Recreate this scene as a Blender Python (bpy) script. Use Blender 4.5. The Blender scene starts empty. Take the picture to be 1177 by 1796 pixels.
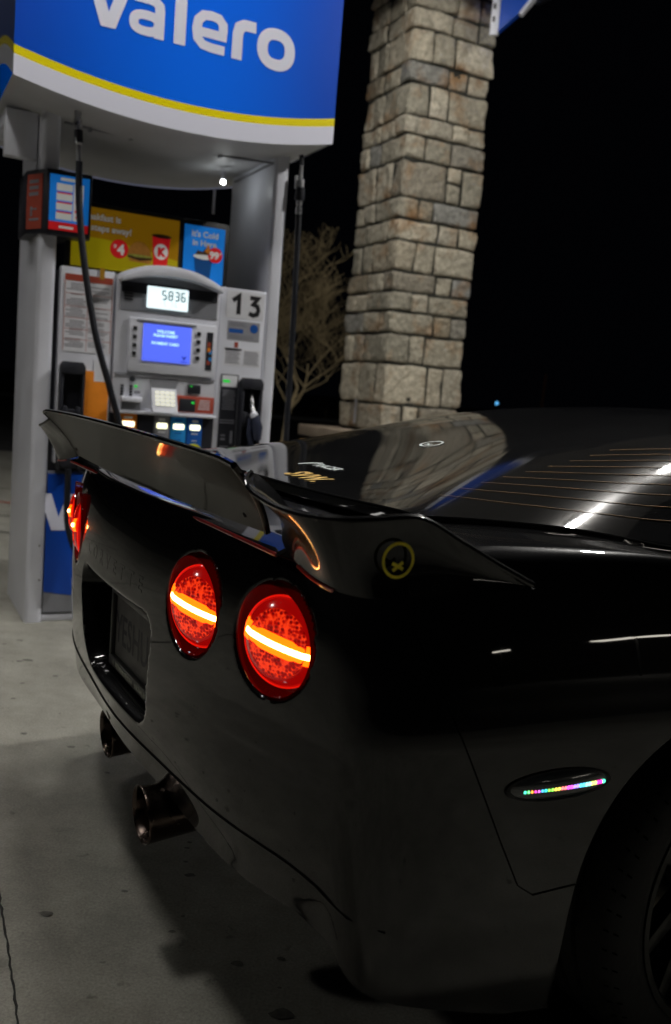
import bpy, bmesh, math, random
from mathutils import Vector, Matrix
random.seed(7)
C = bpy.context.scene.collection
scn = bpy.context.scene
# ------------------------------------------------------------------ camera
cd = bpy.data.cameras.new('camera'); cam = bpy.data.objects.new('camera', cd); C.objects.link(cam); scn.camera = cam
cd.sensor_fit = 'VERTICAL'; cd.sensor_height = 36.0; cd.lens = 36.0 * 1600 / 1796
cd.clip_start = .05; cd.clip_end = 500
P_, R_ = math.radians(7.38), math.radians(4.7)
fw = Vector((0, math.cos(P_), -math.sin(P_))); rt = Vector((1, 0, 0)); up = rt.cross(fw)
rt2 = math.cos(R_) * rt + math.sin(R_) * up; up2 = -math.sin(R_) * rt + math.cos(R_) * up
cam.matrix_world = Matrix(((rt2.x, up2.x, -fw.x, 0), (rt2.y, up2.y, -fw.y, 0), (rt2.z, up2.z, -fw.z, 1.155), (0, 0, 0, 1)))
cd.dof.use_dof = True; cd.dof.focus_distance = 1.75; cd.dof.aperture_fstop = 4.0
# ------------------------------------------------------------------ world, view
w = bpy.data.worlds.new('World'); scn.world = w; w.use_nodes = True
bg = w.node_tree.nodes['Background']; bg.inputs[0].default_value = (.55, .62, 1, 1); bg.inputs[1].default_value = .0008
scn.view_settings.view_transform = 'Standard'; scn.view_settings.look = 'None'; scn.view_settings.exposure = 0; scn.view_settings.gamma = 1
# canopy lamps, in the pump's own axes (s along the pump, n towards the camera), radiance of each panel
LAMPS = [(4.03, -2.32, 110., .04, .04), (4.03, 1.68, 1900., .06, .09), (.15, 1.1, 85., .2, .2), (-1.1, 2.3, 60., .2, .2), (-.95, -2.1, 60., .2, .2), (-5.4, -.3, 70., .2, .2), (2.3, -1.7, 62., .2, .2)]

# ------------------------------------------------------------------ helpers
def lerp(a, b, t): return a + (b - a) * t
def sstep(x):
    x = max(0., min(1., x)); return x * x * (3 - 2 * x)
def interp(x, xs, ys):
    if x <= xs[0]: return ys[0]
    for i in range(1, len(xs)):
        if x <= xs[i]: return lerp(ys[i-1], ys[i], (x - xs[i-1]) / (xs[i] - xs[i-1]))
    return ys[-1]
def sinterp(x, xs, ys):
    """monotone-ish smooth interpolation (Catmull-Rom on a table)"""
    n = len(xs)
    if x <= xs[0]: return ys[0]
    if x >= xs[-1]: return ys[-1]
    for i in range(1, n):
        if x <= xs[i]: break
    h = xs[i] - xs[i-1]; t = (x - xs[i-1]) / h
    d = (ys[i] - ys[i-1]) / h
    def slope(k):
        if k == 0: return (ys[1]-ys[0])/(xs[1]-xs[0])
        if k == n-1: return (ys[-1]-ys[-2])/(xs[-1]-xs[-2])
        a = (ys[k]-ys[k-1])/(xs[k]-xs[k-1]); b = (ys[k+1]-ys[k])/(xs[k+1]-xs[k])
        return 0 if a*b <= 0 else 2*a*b/(a+b)
    m0, m1 = slope(i-1)*h, slope(i)*h
    return (2*t**3-3*t*t+1)*ys[i-1] + (t**3-2*t*t+t)*m0 + (-2*t**3+3*t*t)*ys[i] + (t**3-t*t)*m1

def mat(name, col, rough=.5, metal=0., noise=0., nscale=20., rvar=0., bump=0., bscale=200., coat=0., emit=None, estr=0., spec=.5, ior=1.45, trans=0.):
    m = bpy.data.materials.new(name); m.use_nodes = True; nt = m.node_tree; b = nt.nodes['Principled BSDF']
    b.inputs['Base Color'].default_value = (*col, 1); b.inputs['Roughness'].default_value = rough; b.inputs['Metallic'].default_value = metal
    b.inputs['Coat Weight'].default_value = coat; b.inputs['Coat Roughness'].default_value = .03
    b.inputs['Specular IOR Level'].default_value = spec; b.inputs['IOR'].default_value = ior; b.inputs['Transmission Weight'].default_value = trans
    if emit: b.inputs['Emission Color'].default_value = (*emit, 1); b.inputs['Emission Strength'].default_value = estr
    tc = nt.nodes.new('ShaderNodeTexCoord')
    if noise or rvar:
        n = nt.nodes.new('ShaderNodeTexNoise'); n.inputs['Scale'].default_value = nscale; n.inputs['Detail'].default_value = 6
        nt.links.new(tc.outputs['Object'], n.inputs['Vector'])
        if noise:
            r = nt.nodes.new('ShaderNodeMapRange'); r.inputs[1].default_value = .3; r.inputs[2].default_value = .7
            r.inputs[3].default_value = 1 - noise; r.inputs[4].default_value = 1 + noise * .5
            nt.links.new(n.outputs[0], r.inputs[0])
            mx = nt.nodes.new('ShaderNodeVectorMath'); mx.operation = 'SCALE'; mx.inputs[0].default_value = col
            nt.links.new(r.outputs[0], mx.inputs['Scale']); nt.links.new(mx.outputs[0], b.inputs['Base Color'])
        if rvar:
            r = nt.nodes.new('ShaderNodeMapRange'); r.inputs[1].default_value = .35; r.inputs[2].default_value = .7
            r.inputs[3].default_value = rough; r.inputs[4].default_value = min(1, rough + rvar)
            nt.links.new(n.outputs[0], r.inputs[0]); nt.links.new(r.outputs[0], b.inputs['Roughness'])
    if bump:
        n = nt.nodes.new('ShaderNodeTexNoise'); n.inputs['Scale'].default_value = bscale; n.inputs['Detail'].default_value = 4
        nt.links.new(tc.outputs['Object'], n.inputs['Vector'])
        bp = nt.nodes.new('ShaderNodeBump'); bp.inputs['Strength'].default_value = bump; bp.inputs['Distance'].default_value = .01
        nt.links.new(n.outputs[0], bp.inputs['Height']); nt.links.new(bp.outputs[0], b.inputs['Normal'])
    return m

class MB:
    def __init__(s): s.v = []; s.f = []
    def add(s, vs, fs):
        o = len(s.v); s.v += [tuple(p) for p in vs]; s.f += [tuple(i + o for i in f) for f in fs]; return s
    def box(s, x0, x1, y0, y1, z0, z1):
        return s.add([(x0,y0,z0),(x1,y0,z0),(x1,y1,z0),(x0,y1,z0),(x0,y0,z1),(x1,y0,z1),(x1,y1,z1),(x0,y1,z1)],
                     [(0,3,2,1),(4,5,6,7),(0,1,5,4),(1,2,6,5),(2,3,7,6),(3,0,4,7)])
    def grid(s, rows, closed=False, flip=False):
        n = len(rows[0]); vs = [p for r in rows for p in r]; fs = []
        for i in range(len(rows) - 1):
            for j in range(n if closed else n - 1):
                a, b = i*n+j, i*n+(j+1) % n; c, d = (i+1)*n+(j+1) % n, (i+1)*n+j
                fs.append((a, d, c, b) if flip else (a, b, c, d))
        return s.add(vs, fs)
    def tube(s, pts, r, seg=12, cap=True):
        pts = [Vector(p) for p in pts]; rs = r if isinstance(r, (list, tuple)) else [r] * len(pts)
        rows = []; prev = None
        for i, p in enumerate(pts):
            t = (pts[min(i+1, len(pts)-1)] - pts[max(i-1, 0)]).normalized()
            if prev is None:
                a = Vector((0, 0, 1)) if abs(t.z) < .9 else Vector((1, 0, 0)); n1 = t.cross(a).normalized()
            else: n1 = (prev - t * prev.dot(t)).normalized()
            prev = n1; n2 = t.cross(n1)
            rows.append([p + rs[i] * (math.cos(2*math.pi*k/seg) * n1 + math.sin(2*math.pi*k/seg) * n2) for k in range(seg)])
        s.grid(rows, closed=True)
        if cap:
            o = len(s.v) - len(rows) * seg; s.f.append(tuple(o + k for k in range(seg))[::-1]); s.f.append(tuple(o + (len(rows)-1)*seg + k for k in range(seg)))
        return s
    def lathe(s, prof, origin, axis, seg=48, closed_prof=False):
        """prof: (dist along axis, radius)"""
        ax = Vector(axis).normalized(); a = Vector((0, 0, 1)) if abs(ax.z) < .9 else Vector((1, 0, 0))
        n1 = ax.cross(a).normalized(); n2 = ax.cross(n1); o = Vector(origin); rows = []
        for h, r in prof:
            rows.append([o + ax * h + max(r, 1e-5) * (math.cos(2*math.pi*k/seg) * n1 + math.sin(2*math.pi*k/seg) * n2) for k in range(seg)])
        if closed_prof: rows.append(rows[0])
        return s.grid(rows, closed=True)
    def prism(s, poly, fn, d0, d1):
        """poly of (a,b); fn(a,b,d)->point"""
        n = len(poly); vs = [fn(a, b, d0) for a, b in poly] + [fn(a, b, d1) for a, b in poly]
        fs = [tuple(range(n))[::-1], tuple(range(n, 2*n))] + [(i, (i+1) % n, n+(i+1) % n, n+i) for i in range(n)]
        return s.add(vs, fs)
    def build(s, name, m, parent=None, smooth=False, bevel=0, seg=2, auto=None, weld=False):
        me = bpy.data.meshes.new(name); me.from_pydata(s.v, [], s.f)
        bm = bmesh.new(); bm.from_mesh(me)
        if weld: bmesh.ops.remove_doubles(bm, verts=bm.verts, dist=1e-5)
        bmesh.ops.recalc_face_normals(bm, faces=bm.faces)
        if bevel:
            es = [e for e in bm.edges if len(e.link_faces) == 2 and e.calc_face_angle(0) > .6]
            bmesh.ops.bevel(bm, geom=es, offset=bevel, segments=seg, profile=.5, affect='EDGES')
        if smooth or bevel:
            for f in bm.faces: f.smooth = True
            for e in bm.edges:
                if len(e.link_faces) == 2 and e.calc_face_angle(0) > (auto or .7): e.smooth = False
        bm.to_mesh(me); bm.free()
        o = bpy.data.objects.new(name, me); C.objects.link(o)
        if m: me.materials.append(m)
        if parent: o.parent = parent
        return o
def rbox(x0, x1, y0, y1, z0, z1): return MB().box(x0, x1, y0, y1, z0, z1)
def tag(o, label=None, cat=None, group=None, kind=None):
    if label: o['label'] = label
    if cat: o['category'] = cat
    if group: o['group'] = group
    if kind: o['kind'] = kind
    return o
def empty(name, loc, rz=0):
    o = bpy.data.objects.new(name, None); C.objects.link(o); o.location = loc; o.rotation_euler = (0, 0, rz); o.empty_display_size = .1; return o
def ellipse(cx, cy, rx, ry, n=40): return [(cx + rx*math.cos(2*math.pi*k/n), cy + ry*math.sin(2*math.pi*k/n)) for k in range(n)]
def rrect(x0, x1, y0, y1, r, n=6):
    out = []
    for cx, cy, a0 in ((x1-r, y1-r, 0), (x0+r, y1-r, 90), (x0+r, y0+r, 180), (x1-r, y0+r, 270)):
        for k in range(n+1):
            a = math.radians(a0 + 90*k/n); out.append((cx + r*math.cos(a), cy + r*math.sin(a)))
    return out
_tc = {}
def text_geo(body, size, bold=0.0, shear=0, align='LEFT', spacing=1.0):
    cu = bpy.data.curves.new('t', 'FONT'); cu.body = body; cu.size = size; cu.offset = bold; cu.shear = shear; cu.align_x = align
    cu.space_character = spacing; cu.resolution_u = 3; cu.fill_mode = 'BOTH'
    o = bpy.data.objects.new('t', cu); C.objects.link(o)
    dg = bpy.context.evaluated_depsgraph_get(); dg.update(); me = bpy.data.meshes.new_from_object(o.evaluated_get(dg))
    vs = [tuple(v.co) for v in me.vertices]; fs = [tuple(p.vertices) for p in me.polygons]
    bpy.data.objects.remove(o); bpy.data.curves.remove(cu); bpy.data.meshes.remove(me)
    return vs, fs
def text_on(mb, body, size, fn, bold=0., shear=0, align='LEFT', spacing=1.):
    vs, fs = text_geo(body, size, bold, shear, align, spacing)
    mb.add([fn(x, y) for x, y, z in vs], fs); return mb
def ribbon(mb, pts, wd, fn, closed=False, sub=1):
    """flat stroke of width wd along pts, mitred; fn maps (x,y)->point"""
    P = [Vector(p) for p in pts]; n = len(P); L = []; Rr = []
    for i in range(n):
        a = P[i-1] if (i > 0 or closed) else P[i]; b = P[(i+1) % n] if (i < n-1 or closed) else P[i]
        t1 = (P[i]-a); t2 = (b-P[i])
        if t1.length < 1e-9: t1 = t2
        if t2.length < 1e-9: t2 = t1
        t1.normalize(); t2.normalize(); t = (t1+t2).normalized(); nn = Vector((-t.y, t.x)); k = 1/max(.5, nn.dot(Vector((-t1.y, t1.x))))
        L.append(P[i] + nn*wd/2*k); Rr.append(P[i] - nn*wd/2*k)
    if closed: L.append(L[0]); Rr.append(Rr[0])
    mb.grid([[fn(*p) for p in L], [fn(*p) for p in Rr]]); return mb

# ------------------------------------------------------------------ materials
def concrete_mat(name, base, joint_dark=True):
    m = bpy.data.materials.new(name); m.use_nodes = True; nt = m.node_tree; b = nt.nodes['Principled BSDF']; L = nt.links.new
    tc = nt.nodes.new('ShaderNodeTexCoord')
    def noise(sc, det=8, r=.6):
        n = nt.nodes.new('ShaderNodeTexNoise'); n.inputs['Scale'].default_value = sc; n.inputs['Detail'].default_value = det; n.inputs['Roughness'].default_value = r
        L(tc.outputs['Object'], n.inputs['Vector']); return n
    def rng(src, a, bb, c, d):
        r = nt.nodes.new('ShaderNodeMapRange'); r.inputs[1].default_value = a; r.inputs[2].default_value = bb; r.inputs[3].default_value = c; r.inputs[4].default_value = d; L(src, r.inputs[0]); return r.outputs[0]
    def mul(a, bb):
        x = nt.nodes.new('ShaderNodeMath'); x.operation = 'MULTIPLY'; L(a, x.inputs[0]); L(bb, x.inputs[1]); return x.outputs[0]
    big = rng(noise(.9, 5).outputs[0], .3, .7, .66, 1.12)
    mid = rng(noise(7, 8, .7).outputs[0], .3, .7, .74, 1.12)
    fine = rng(noise(160, 3).outputs[0], .3, .7, .78, 1.16)
    # oil and gum spots
    vo = nt.nodes.new('ShaderNodeTexVoronoi'); vo.inputs['Scale'].default_value = 5.2; 
    wv = nt.nodes.new('ShaderNodeVectorMath'); wv.operation = 'ADD'
    nz = noise(9, 4); sc = nt.nodes.new('ShaderNodeVectorMath'); sc.operation = 'SCALE'; sc.inputs['Scale'].default_value = .16; L(nz.outputs['Color'], sc.inputs[0])
    L(tc.outputs['Object'], wv.inputs[0]); L(sc.outputs[0], wv.inputs[1]); L(wv.outputs[0], vo.inputs['Vector'])
    spot = rng(vo.outputs['Distance'], .06, .14, .34, 1.)
    gate = rng(noise(1.7, 2).outputs[0], .50, .60, 1., 0.)
    mx = nt.nodes.new('ShaderNodeMix'); mx.data_type = 'FLOAT'; L(gate, mx.inputs[0]); L(spot, mx.inputs[2]); mx.inputs[3].default_value = 1.
    v2 = nt.nodes.new('ShaderNodeTexVoronoi'); v2.inputs['Scale'].default_value = 11; L(wv.outputs[0], v2.inputs['Vector'])
    sp2 = rng(v2.outputs['Distance'], .06, .12, .70, 1.)
    t = mul(mul(mul(big, mid), fine), mul(mx.outputs[0], sp2))
    s = nt.nodes.new('ShaderNodeVectorMath'); s.operation = 'SCALE'; s.inputs[0].default_value = base; L(t, s.inputs['Scale']); L(s.outputs[0], b.inputs['Base Color'])
    b.inputs['Roughness'].default_value = .85; b.inputs['Specular IOR Level'].default_value = .3
    bp = nt.nodes.new('ShaderNodeBump'); bp.inputs['Strength'].default_value = .5; bp.inputs['Distance'].default_value = .003
    L(noise(220, 4).outputs[0], bp.inputs['Height']); L(bp.outputs[0], b.inputs['Normal'])
    return m
M = {}
M['concrete'] = concrete_mat('concrete', (.325, .315, .27))
M['asphalt'] = mat('asphalt', (.05, .05, .052), .9, noise=.35, nscale=3, bump=.4, bscale=120)
M['joint'] = mat('joint', (.02, .02, .018), .9, noise=.3)
M['white'] = mat('white painted metal', (.74, .75, .82), .32, noise=.07, nscale=5, rvar=.15, coat=.2)
M['white2'] = mat('white plastic', (.76, .77, .84), .45, noise=.06, nscale=9)
M['grey'] = mat('grey plastic', (.25, .255, .28), .45, noise=.08)
M['soffit'] = mat('grey soffit', (.52, .525, .54), .6, noise=.1, nscale=4)
M['darkplastic'] = mat('dark plastic', (.018, .019, .026), .4, rvar=.2)
M['black'] = mat('black', (.006, .006, .008), .5, rvar=.2)
M['rubber'] = mat('rubber', (.012, .012, .013), .6, noise=.3, nscale=30, bump=.15, bscale=90)
M['hose'] = mat('hose rubber', (.012, .013, .018), .38, rvar=.2)
M['chrome'] = mat('steel fitting', (.55, .55, .56), .25, metal=1, rvar=.2)
M['blue'] = mat('blue sign face', (.006, .075, .50), .3, noise=.08, nscale=2)
M['yellowpaint'] = mat('dull yellow end stripe', (.30, .25, .0), .4)
M['bluepaint'] = mat('dark blue sign end', (.003, .02, .10), .4)
def backlit(m, x0, x1, lo, hi):
    nt = m.node_tree; b = nt.nodes['Principled BSDF']; tc = nt.nodes.new('ShaderNodeTexCoord'); sp = nt.nodes.new('ShaderNodeSeparateXYZ'); nt.links.new(tc.outputs['Object'], sp.inputs[0])
    r = nt.nodes.new('ShaderNodeMapRange'); r.inputs[1].default_value = x0; r.inputs[2].default_value = x1; nt.links.new(sp.outputs[0], r.inputs[0])
    cr = nt.nodes.new('ShaderNodeValToRGB'); nt.links.new(r.outputs[0], cr.inputs[0]); cr.color_ramp.interpolation = 'B_SPLINE'
    e = cr.color_ramp.elements; e[0].color = (lo, lo, lo, 1); e[1].color = (lo, lo, lo, 1)
    for p, v in ((.25, lo+.5*(hi-lo)), (.55, hi), (.8, lo+.5*(hi-lo))): q = e.new(p); q.color = (v, v, v, 1)
    nt.links.new(cr.outputs[0], b.inputs['Emission Strength'])
M['signblue'] = mat('lit blue sign face', (.002, .045, .40), .3, emit=(.0, .13, .62)); backlit(M['signblue'], -.16, 1.23, .05, .55)
M['signyellow'] = mat('lit yellow sign stripe', (.75, .62, .0), .35, emit=(.7, .6, .0), estr=.08)
M['signwhite'] = mat('lit white sign face', (.62, .62, .70), .35, emit=(.6, .6, .72), estr=.09)
M['ink'] = mat('black ink', (.01, .01, .012), .5)
M['greyink'] = mat('grey ink', (.22, .22, .25), .6)
M['paper'] = mat('paper label', (.76, .76, .80), .6, noise=.05)
M['redink'] = mat('red print', (.42, .07, .04), .5, noise=.1)
M['orange'] = mat('orange label', (.78, .24, .015), .45, noise=.08)
M['cyan'] = mat('light blue label', (.02, .26, .66), .4)
M['navy'] = mat('navy label', (.01, .10, .42), .4)
M['yellow'] = mat('yellow label', (.72, .68, .02), .45)
M['tape'] = mat('amber tape', (.50, .26, .02), .4)
M['lcd'] = mat('lit lcd', (.5, .6, .6), .4, emit=(.82, .97, 1.0), estr=1.15)
M['lcdink'] = mat('lcd digits', (.05, .09, .1), .5, emit=(.12, .22, .24), estr=.5)
M['lcdink2'] = mat('faint lcd digits', (.3, .4, .4), .5, emit=(.5, .72, .76), estr=.9)
M['screen'] = mat('blue screen', (.03, .05, .4), .2, emit=(.10, .16, .92), estr=1.0)
M['screentext'] = mat('screen text', (.4, .6, .8), .3, emit=(.45, .80, 1.), estr=1.2)
M['screenlogo'] = mat('screen emblem', (.01, .01, .2), .3, emit=(.01, .03, .35), estr=.7)
M['button'] = mat('lit grade button', (.8, .8, .5), .4, emit=(1., .98, .70), estr=1.6)
M['keylit'] = mat('lit keypad', (.6, .6, .5), .4, emit=(.9, .88, .72), estr=.75)
M['green'] = mat('green lamp', (.02, .5, .05), .4, emit=(.03, .8, .08), estr=.5)
M['led'] = mat('white lamp', (1, 1, 1), .4, emit=(.95, 1, 1), estr=60)
M['adgold'] = mat('amber advert', (.34, .17, .004), .3, emit=(.34, .17, .004), estr=.22)
M['adyellow'] = mat('yellow advert', (.42, .34, .008), .3, emit=(.42, .34, .005), estr=.22)
M['adblue'] = mat('blue advert', (.01, .18, .62), .3, emit=(.01, .18, .62), estr=.35)
M['adred'] = mat('red advert', (.62, .02, .02), .35, emit=(.55, .01, .015), estr=.28)
M['adwhite'] = mat('white advert print', (.62, .60, .55), .35, emit=(.5, .5, .48), estr=.30)
M['adtext'] = mat('grey advert lettering', (.5, .5, .48), .35, emit=(.4, .42, .42), estr=.20)
M['bun'] = mat('bun', (.50, .22, .04), .5, noise=.2, nscale=60, emit=(.5, .22, .04), estr=.12)
M['patty'] = mat('patty', (.09, .04, .015), .6, noise=.3, nscale=60)
M['lettuce'] = mat('lettuce', (.55, .55, .10), .6, noise=.3, nscale=60)
# car
M['chromered'] = mat('lamp bowl black', (.012, .002, .002), .12, coat=1)
def paint_mat(name, dust=.55, base=(.0035, .0035, .004)):
    m = bpy.data.materials.new(name); m.use_nodes = True; nt = m.node_tree; b = nt.nodes['Principled BSDF']; L = nt.links.new
    b.inputs['Coat Weight'].default_value = 1.; b.inputs['Coat Roughness'].default_value = .025; b.inputs['Roughness'].default_value = .35
    b.inputs['Specular IOR Level'].default_value = .04
    tc = nt.nodes.new('ShaderNodeTexCoord')
    n = nt.nodes.new('ShaderNodeTexNoise'); n.inputs['Scale'].default_value = 5; n.inputs['Detail'].default_value = 9; n.inputs['Roughness'].default_value = .65; L(tc.outputs['Object'], n.inputs['Vector'])
    n2 = nt.nodes.new('ShaderNodeTexNoise'); n2.inputs['Scale'].default_value = 380; n2.inputs['Detail'].default_value = 2; L(tc.outputs['Object'], n2.inputs['Vector'])
    r = nt.nodes.new('ShaderNodeMapRange'); r.inputs[1].default_value = .45; r.inputs[2].default_value = .75; r.inputs[3].default_value = .0; r.inputs[4].default_value = 1.; L(n.outputs[0], r.inputs[0])
    r2 = nt.nodes.new('ShaderNodeMapRange'); r2.inputs[1].default_value = .5; r2.inputs[2].default_value = .72; r2.inputs[3].default_value = .3; r2.inputs[4].default_value = 1.2; L(n2.outputs[0], r2.inputs[0])
    # dirt gathers low on the body
    sp = nt.nodes.new('ShaderNodeSeparateXYZ'); L(tc.outputs['Object'], sp.inputs[0])
    rz = nt.nodes.new('ShaderNodeMapRange'); rz.inputs[1].default_value = .25; rz.inputs[2].default_value = .85; rz.inputs[3].default_value = 1.; rz.inputs[4].default_value = .12; L(sp.outputs['Z'], rz.inputs[0])
    a = nt.nodes.new('ShaderNodeMath'); a.operation = 'MULTIPLY_ADD'; L(r.outputs[0], a.inputs[0]); a.inputs[1].default_value = .6; a.inputs[2].default_value = .5
    a2 = nt.nodes.new('ShaderNodeMath'); a2.operation = 'MULTIPLY'; L(a.outputs[0], a2.inputs[0]); L(rz.outputs[0], a2.inputs[1])
    a3 = nt.nodes.new('ShaderNodeMath'); a3.operation = 'MULTIPLY'; L(a2.outputs[0], a3.inputs[0]); L(r2.outputs[0], a3.inputs[1])
    mx = nt.nodes.new('ShaderNodeMix'); mx.data_type = 'RGBA'; mx.inputs[6].default_value = (*base, 1); mx.inputs[7].default_value = (.075, .068, .058, 1)
    a4 = nt.nodes.new('ShaderNodeMath'); a4.operation = 'MULTIPLY'; a4.inputs[1].default_value = dust; a4.use_clamp = True; L(a3.outputs[0], a4.inputs[0])
    L(a4.outputs[0], mx.inputs[0]); L(mx.outputs[2], b.inputs['Base Color'])
    rr = nt.nodes.new('ShaderNodeMapRange'); rr.inputs[3].default_value = .02; rr.inputs[4].default_value = .02 + .34*dust; L(a2.outputs[0], rr.inputs[0]); L(rr.outputs[0], b.inputs['Coat Roughness'])
    return m
M['paint'] = paint_mat('black car paint', .035)
M['paint2'] = paint_mat('black spoiler paint', .0)
M['redglow'] = mat('painted red lamp glow', (.42, .008, .006), .3, coat=.6, noise=.3)  # tail-lamp glow painted as red on the spoiler lip and fin edges
M['satin'] = paint_mat('dusty satin black', .3, (.020, .021, .016)); 
M['satin'].node_tree.nodes['Principled BSDF'].inputs['Coat Weight'].default_value = .30
M['glass'] = mat('dusty hatch glass', (.0105, .0105, .0108), .03, spec=.9, ior=1.6, rvar=.05, nscale=3, noise=.35)
M['rib_reflection'] = mat('painted rib reflection', (.28, .15, .04), .5, noise=.3, emit=(.3, .15, .04), estr=.03)  # canopy rib reflection painted as faint lines on the hatch glass
M['seam'] = mat('panel gap', (.001, .001, .001), .9, spec=.1)
M['sticker_y'] = mat('yellow sticker', (.95, .80, .03), .5, noise=.15, nscale=40)
M['sticker_o'] = mat('ochre sticker', (.75, .46, .09), .5, noise=.2, nscale=60)
M['sticker_w'] = mat('white sticker', (.62, .68, .66), .5, noise=.2, nscale=60)
M['plate'] = mat('licence plate', (.12, .115, .11), .5, noise=.2, nscale=30)
M['platelet'] = mat('plate lettering', (.012, .012, .02), .5)
M['frame'] = mat('plate frame', (.10, .10, .10), .35, metal=.6)
M['frametext'] = mat('plate frame lettering', (.45, .45, .38), .5, noise=.3, nscale=90)
M['exhaust'] = mat('exhaust steel', (.13, .10, .085), .15, metal=1, rvar=.2, nscale=14, noise=.3)
M['soot'] = mat('soot', (.004, .003, .003), .9)
M['tyre'] = mat('tyre', (.014, .014, .014), .72, noise=.3, nscale=12, bump=.2, bscale=60)
M['rim'] = mat('dark alloy', (.035, .035, .033), .35, metal=.7, rvar=.2)
M['brake'] = mat('brake steel', (.30, .28, .24), .35, metal=1, noise=.3)
M['liner'] = mat('wheel well', (.003, .003, .003), .95, spec=.1)
M['underbody'] = mat('underbody', (.006, .006, .006), .9, noise=.3)
M['markerglass'] = mat('smoked marker lens', (.03, .036, .042), .22, coat=1)
M['sigpole'] = mat('galvanised post', (.4, .4, .42), .4, metal=.6)
def red_lens():
    m = bpy.data.materials.new('red reflector'); m.use_nodes = True; nt = m.node_tree; b = nt.nodes['Principled BSDF']; L = nt.links.new
    b.inputs['Base Color'].default_value = (.25, .003, .003, 1); b.inputs['Roughness'].default_value = .12; b.inputs['Coat Weight'].default_value = 1
    tc = nt.nodes.new('ShaderNodeTexCoord')
    v = nt.nodes.new('ShaderNodeTexVoronoi'); v.inputs['Scale'].default_value = 165; v.inputs['Randomness'].default_value = .6; L(tc.outputs['Object'], v.inputs['Vector'])
    n = nt.nodes.new('ShaderNodeTexNoise'); n.inputs['Scale'].default_value = 90; n.inputs['Detail'].default_value = 3; L(tc.outputs['Object'], n.inputs['Vector'])
    r = nt.nodes.new('ShaderNodeMapRange'); r.inputs[1].default_value = .2; r.inputs[2].default_value = .75; r.inputs[3].default_value = 0.; r.inputs[4].default_value = 1.; L(v.outputs['Distance'], r.inputs[0])
    r2 = nt.nodes.new('ShaderNodeMapRange'); r2.inputs[1].default_value = .38; r2.inputs[2].default_value = .6; r2.inputs[3].default_value = .35; r2.inputs[4].default_value = 1.; L(n.outputs[0], r2.inputs[0])
    mu = nt.nodes.new('ShaderNodeMath'); mu.operation = 'MULTIPLY'; L(r.outputs[0], mu.inputs[0]); L(r2.outputs[0], mu.inputs[1])
    cr = nt.nodes.new('ShaderNodeValToRGB'); L(mu.outputs[0], cr.inputs[0])
    cr.color_ramp.elements[0].color = (.13, .0008, .0006, 1); cr.color_ramp.elements[1].color = (1.3, .055, .008, 1); cr.color_ramp.elements[1].position = .75
    e = cr.color_ramp.elements.new(.3); e.color = (.52, .003, .002, 1)
    L(cr.outputs[0], b.inputs['Emission Color']); b.inputs['Emission Strength'].default_value = .78
    bp = nt.nodes.new('ShaderNodeBump'); bp.inputs['Strength'].default_value = .6; bp.inputs['Distance'].default_value = .003; L(v.outputs['Distance'], bp.inputs['Height']); L(bp.outputs[0], b.inputs['Normal'])
    return m
M['reflector'] = red_lens()
M['bowl'] = mat('red tinted lamp bowl', (.05, .001, .001), .10, coat=1, noise=.6, nscale=14, emit=(.5, .002, .001), estr=.05)
M['lensring'] = mat('red lens ring', (.25, .003, .003), .15, coat=1, emit=(.50, .002, .0015), estr=.55)
M['lensrim'] = mat('red lens rim', (.3, .003, .003), .1, coat=1, emit=(.9, .01, .004), estr=.8)
M['barglow'] = mat('orange light guide', (.5, .1, .02), .3, emit=(1.0, .075, .001), estr=4.6)
M['bartube'] = mat('bright light bar', (.8, .5, .2), .3, emit=(1.0, .52, .14), estr=22.0)
# ------------------------------------------------------------------ frames
YAW = math.radians(29.3); CAR0 = Vector((-.475, 1.86, 0))
A27 = math.radians(27); PU0 = Vector((-1.3795, 4.0600, 0))
def pump_world(s, n, z=0): return Vector((PU0.x + s*math.cos(A27) + n*math.sin(A27), PU0.y + s*math.sin(A27) - n*math.cos(A27), z))
#@@SETTING
# ------------------------------------------------------------------ setting
g = MB().add([(-220, -60, -.012), (220, -60, -.012), (220, 320, -.012), (-220, 320, -.012)], [(0, 1, 2, 3)]).build('ground', M['asphalt']); tag(g, kind='structure')
vs = [pump_world(s, n, 0) for s, n in ((-14, -9), (14, -9), (14, 9), (-14, 9))]
pad = MB().add(vs, [(0, 3, 2, 1)]).build('concrete_pad', M['concrete']); tag(pad, kind='structure')
def ground_strip(name, pts, wd, z=.003, m='joint', wob=0.):
    rows = [[], []]; rr = random.Random(3)
    P = [];
    for i in range(len(pts) - 1):
        a, b = Vector(pts[i]), Vector(pts[i+1]); k = max(2, int((b-a).length / .02)) if wob else 2
        for j in range(k): P.append(a.lerp(b, j / k))
    P.append(Vector(pts[-1]))
    for i, p in enumerate(P):
        t = (P[min(i+1, len(P)-1)] - P[max(0, i-1)]).normalized(); n = Vector((-t.y, t.x)); q = p + n * rr.uniform(-wob, wob); ww = wd * (rr.uniform(.5, 1.2) if wob else 1)
        rows[0].append((*(q + n*ww/2), z)); rows[1].append((*(q - n*ww/2), z))
    o = MB().grid(rows).build(name, M[m]); tag(o, kind='structure'); return o
ground_strip('ground_joint', [(-1.2, 3.0), (-.90, 2.35), (-.68, 1.90), (-.585, 1.70), (-.49, 1.49), (-.40, 1.2)], .006, wob=.002)
for s0, s1, n0 in ((-14, -.12, -1.05), (-14, -.25, .62),):
    a, b = pump_world(s0, n0), pump_world(s1, n0); ground_strip('ground_joint', [(a.x, a.y), (b.x, b.y)], .022)
for yy in (6.35, 7.05, 8.6):
    ground_strip('ground_joint', [(-6, yy + .25), (-1.2, yy - .12)], .03)
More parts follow.
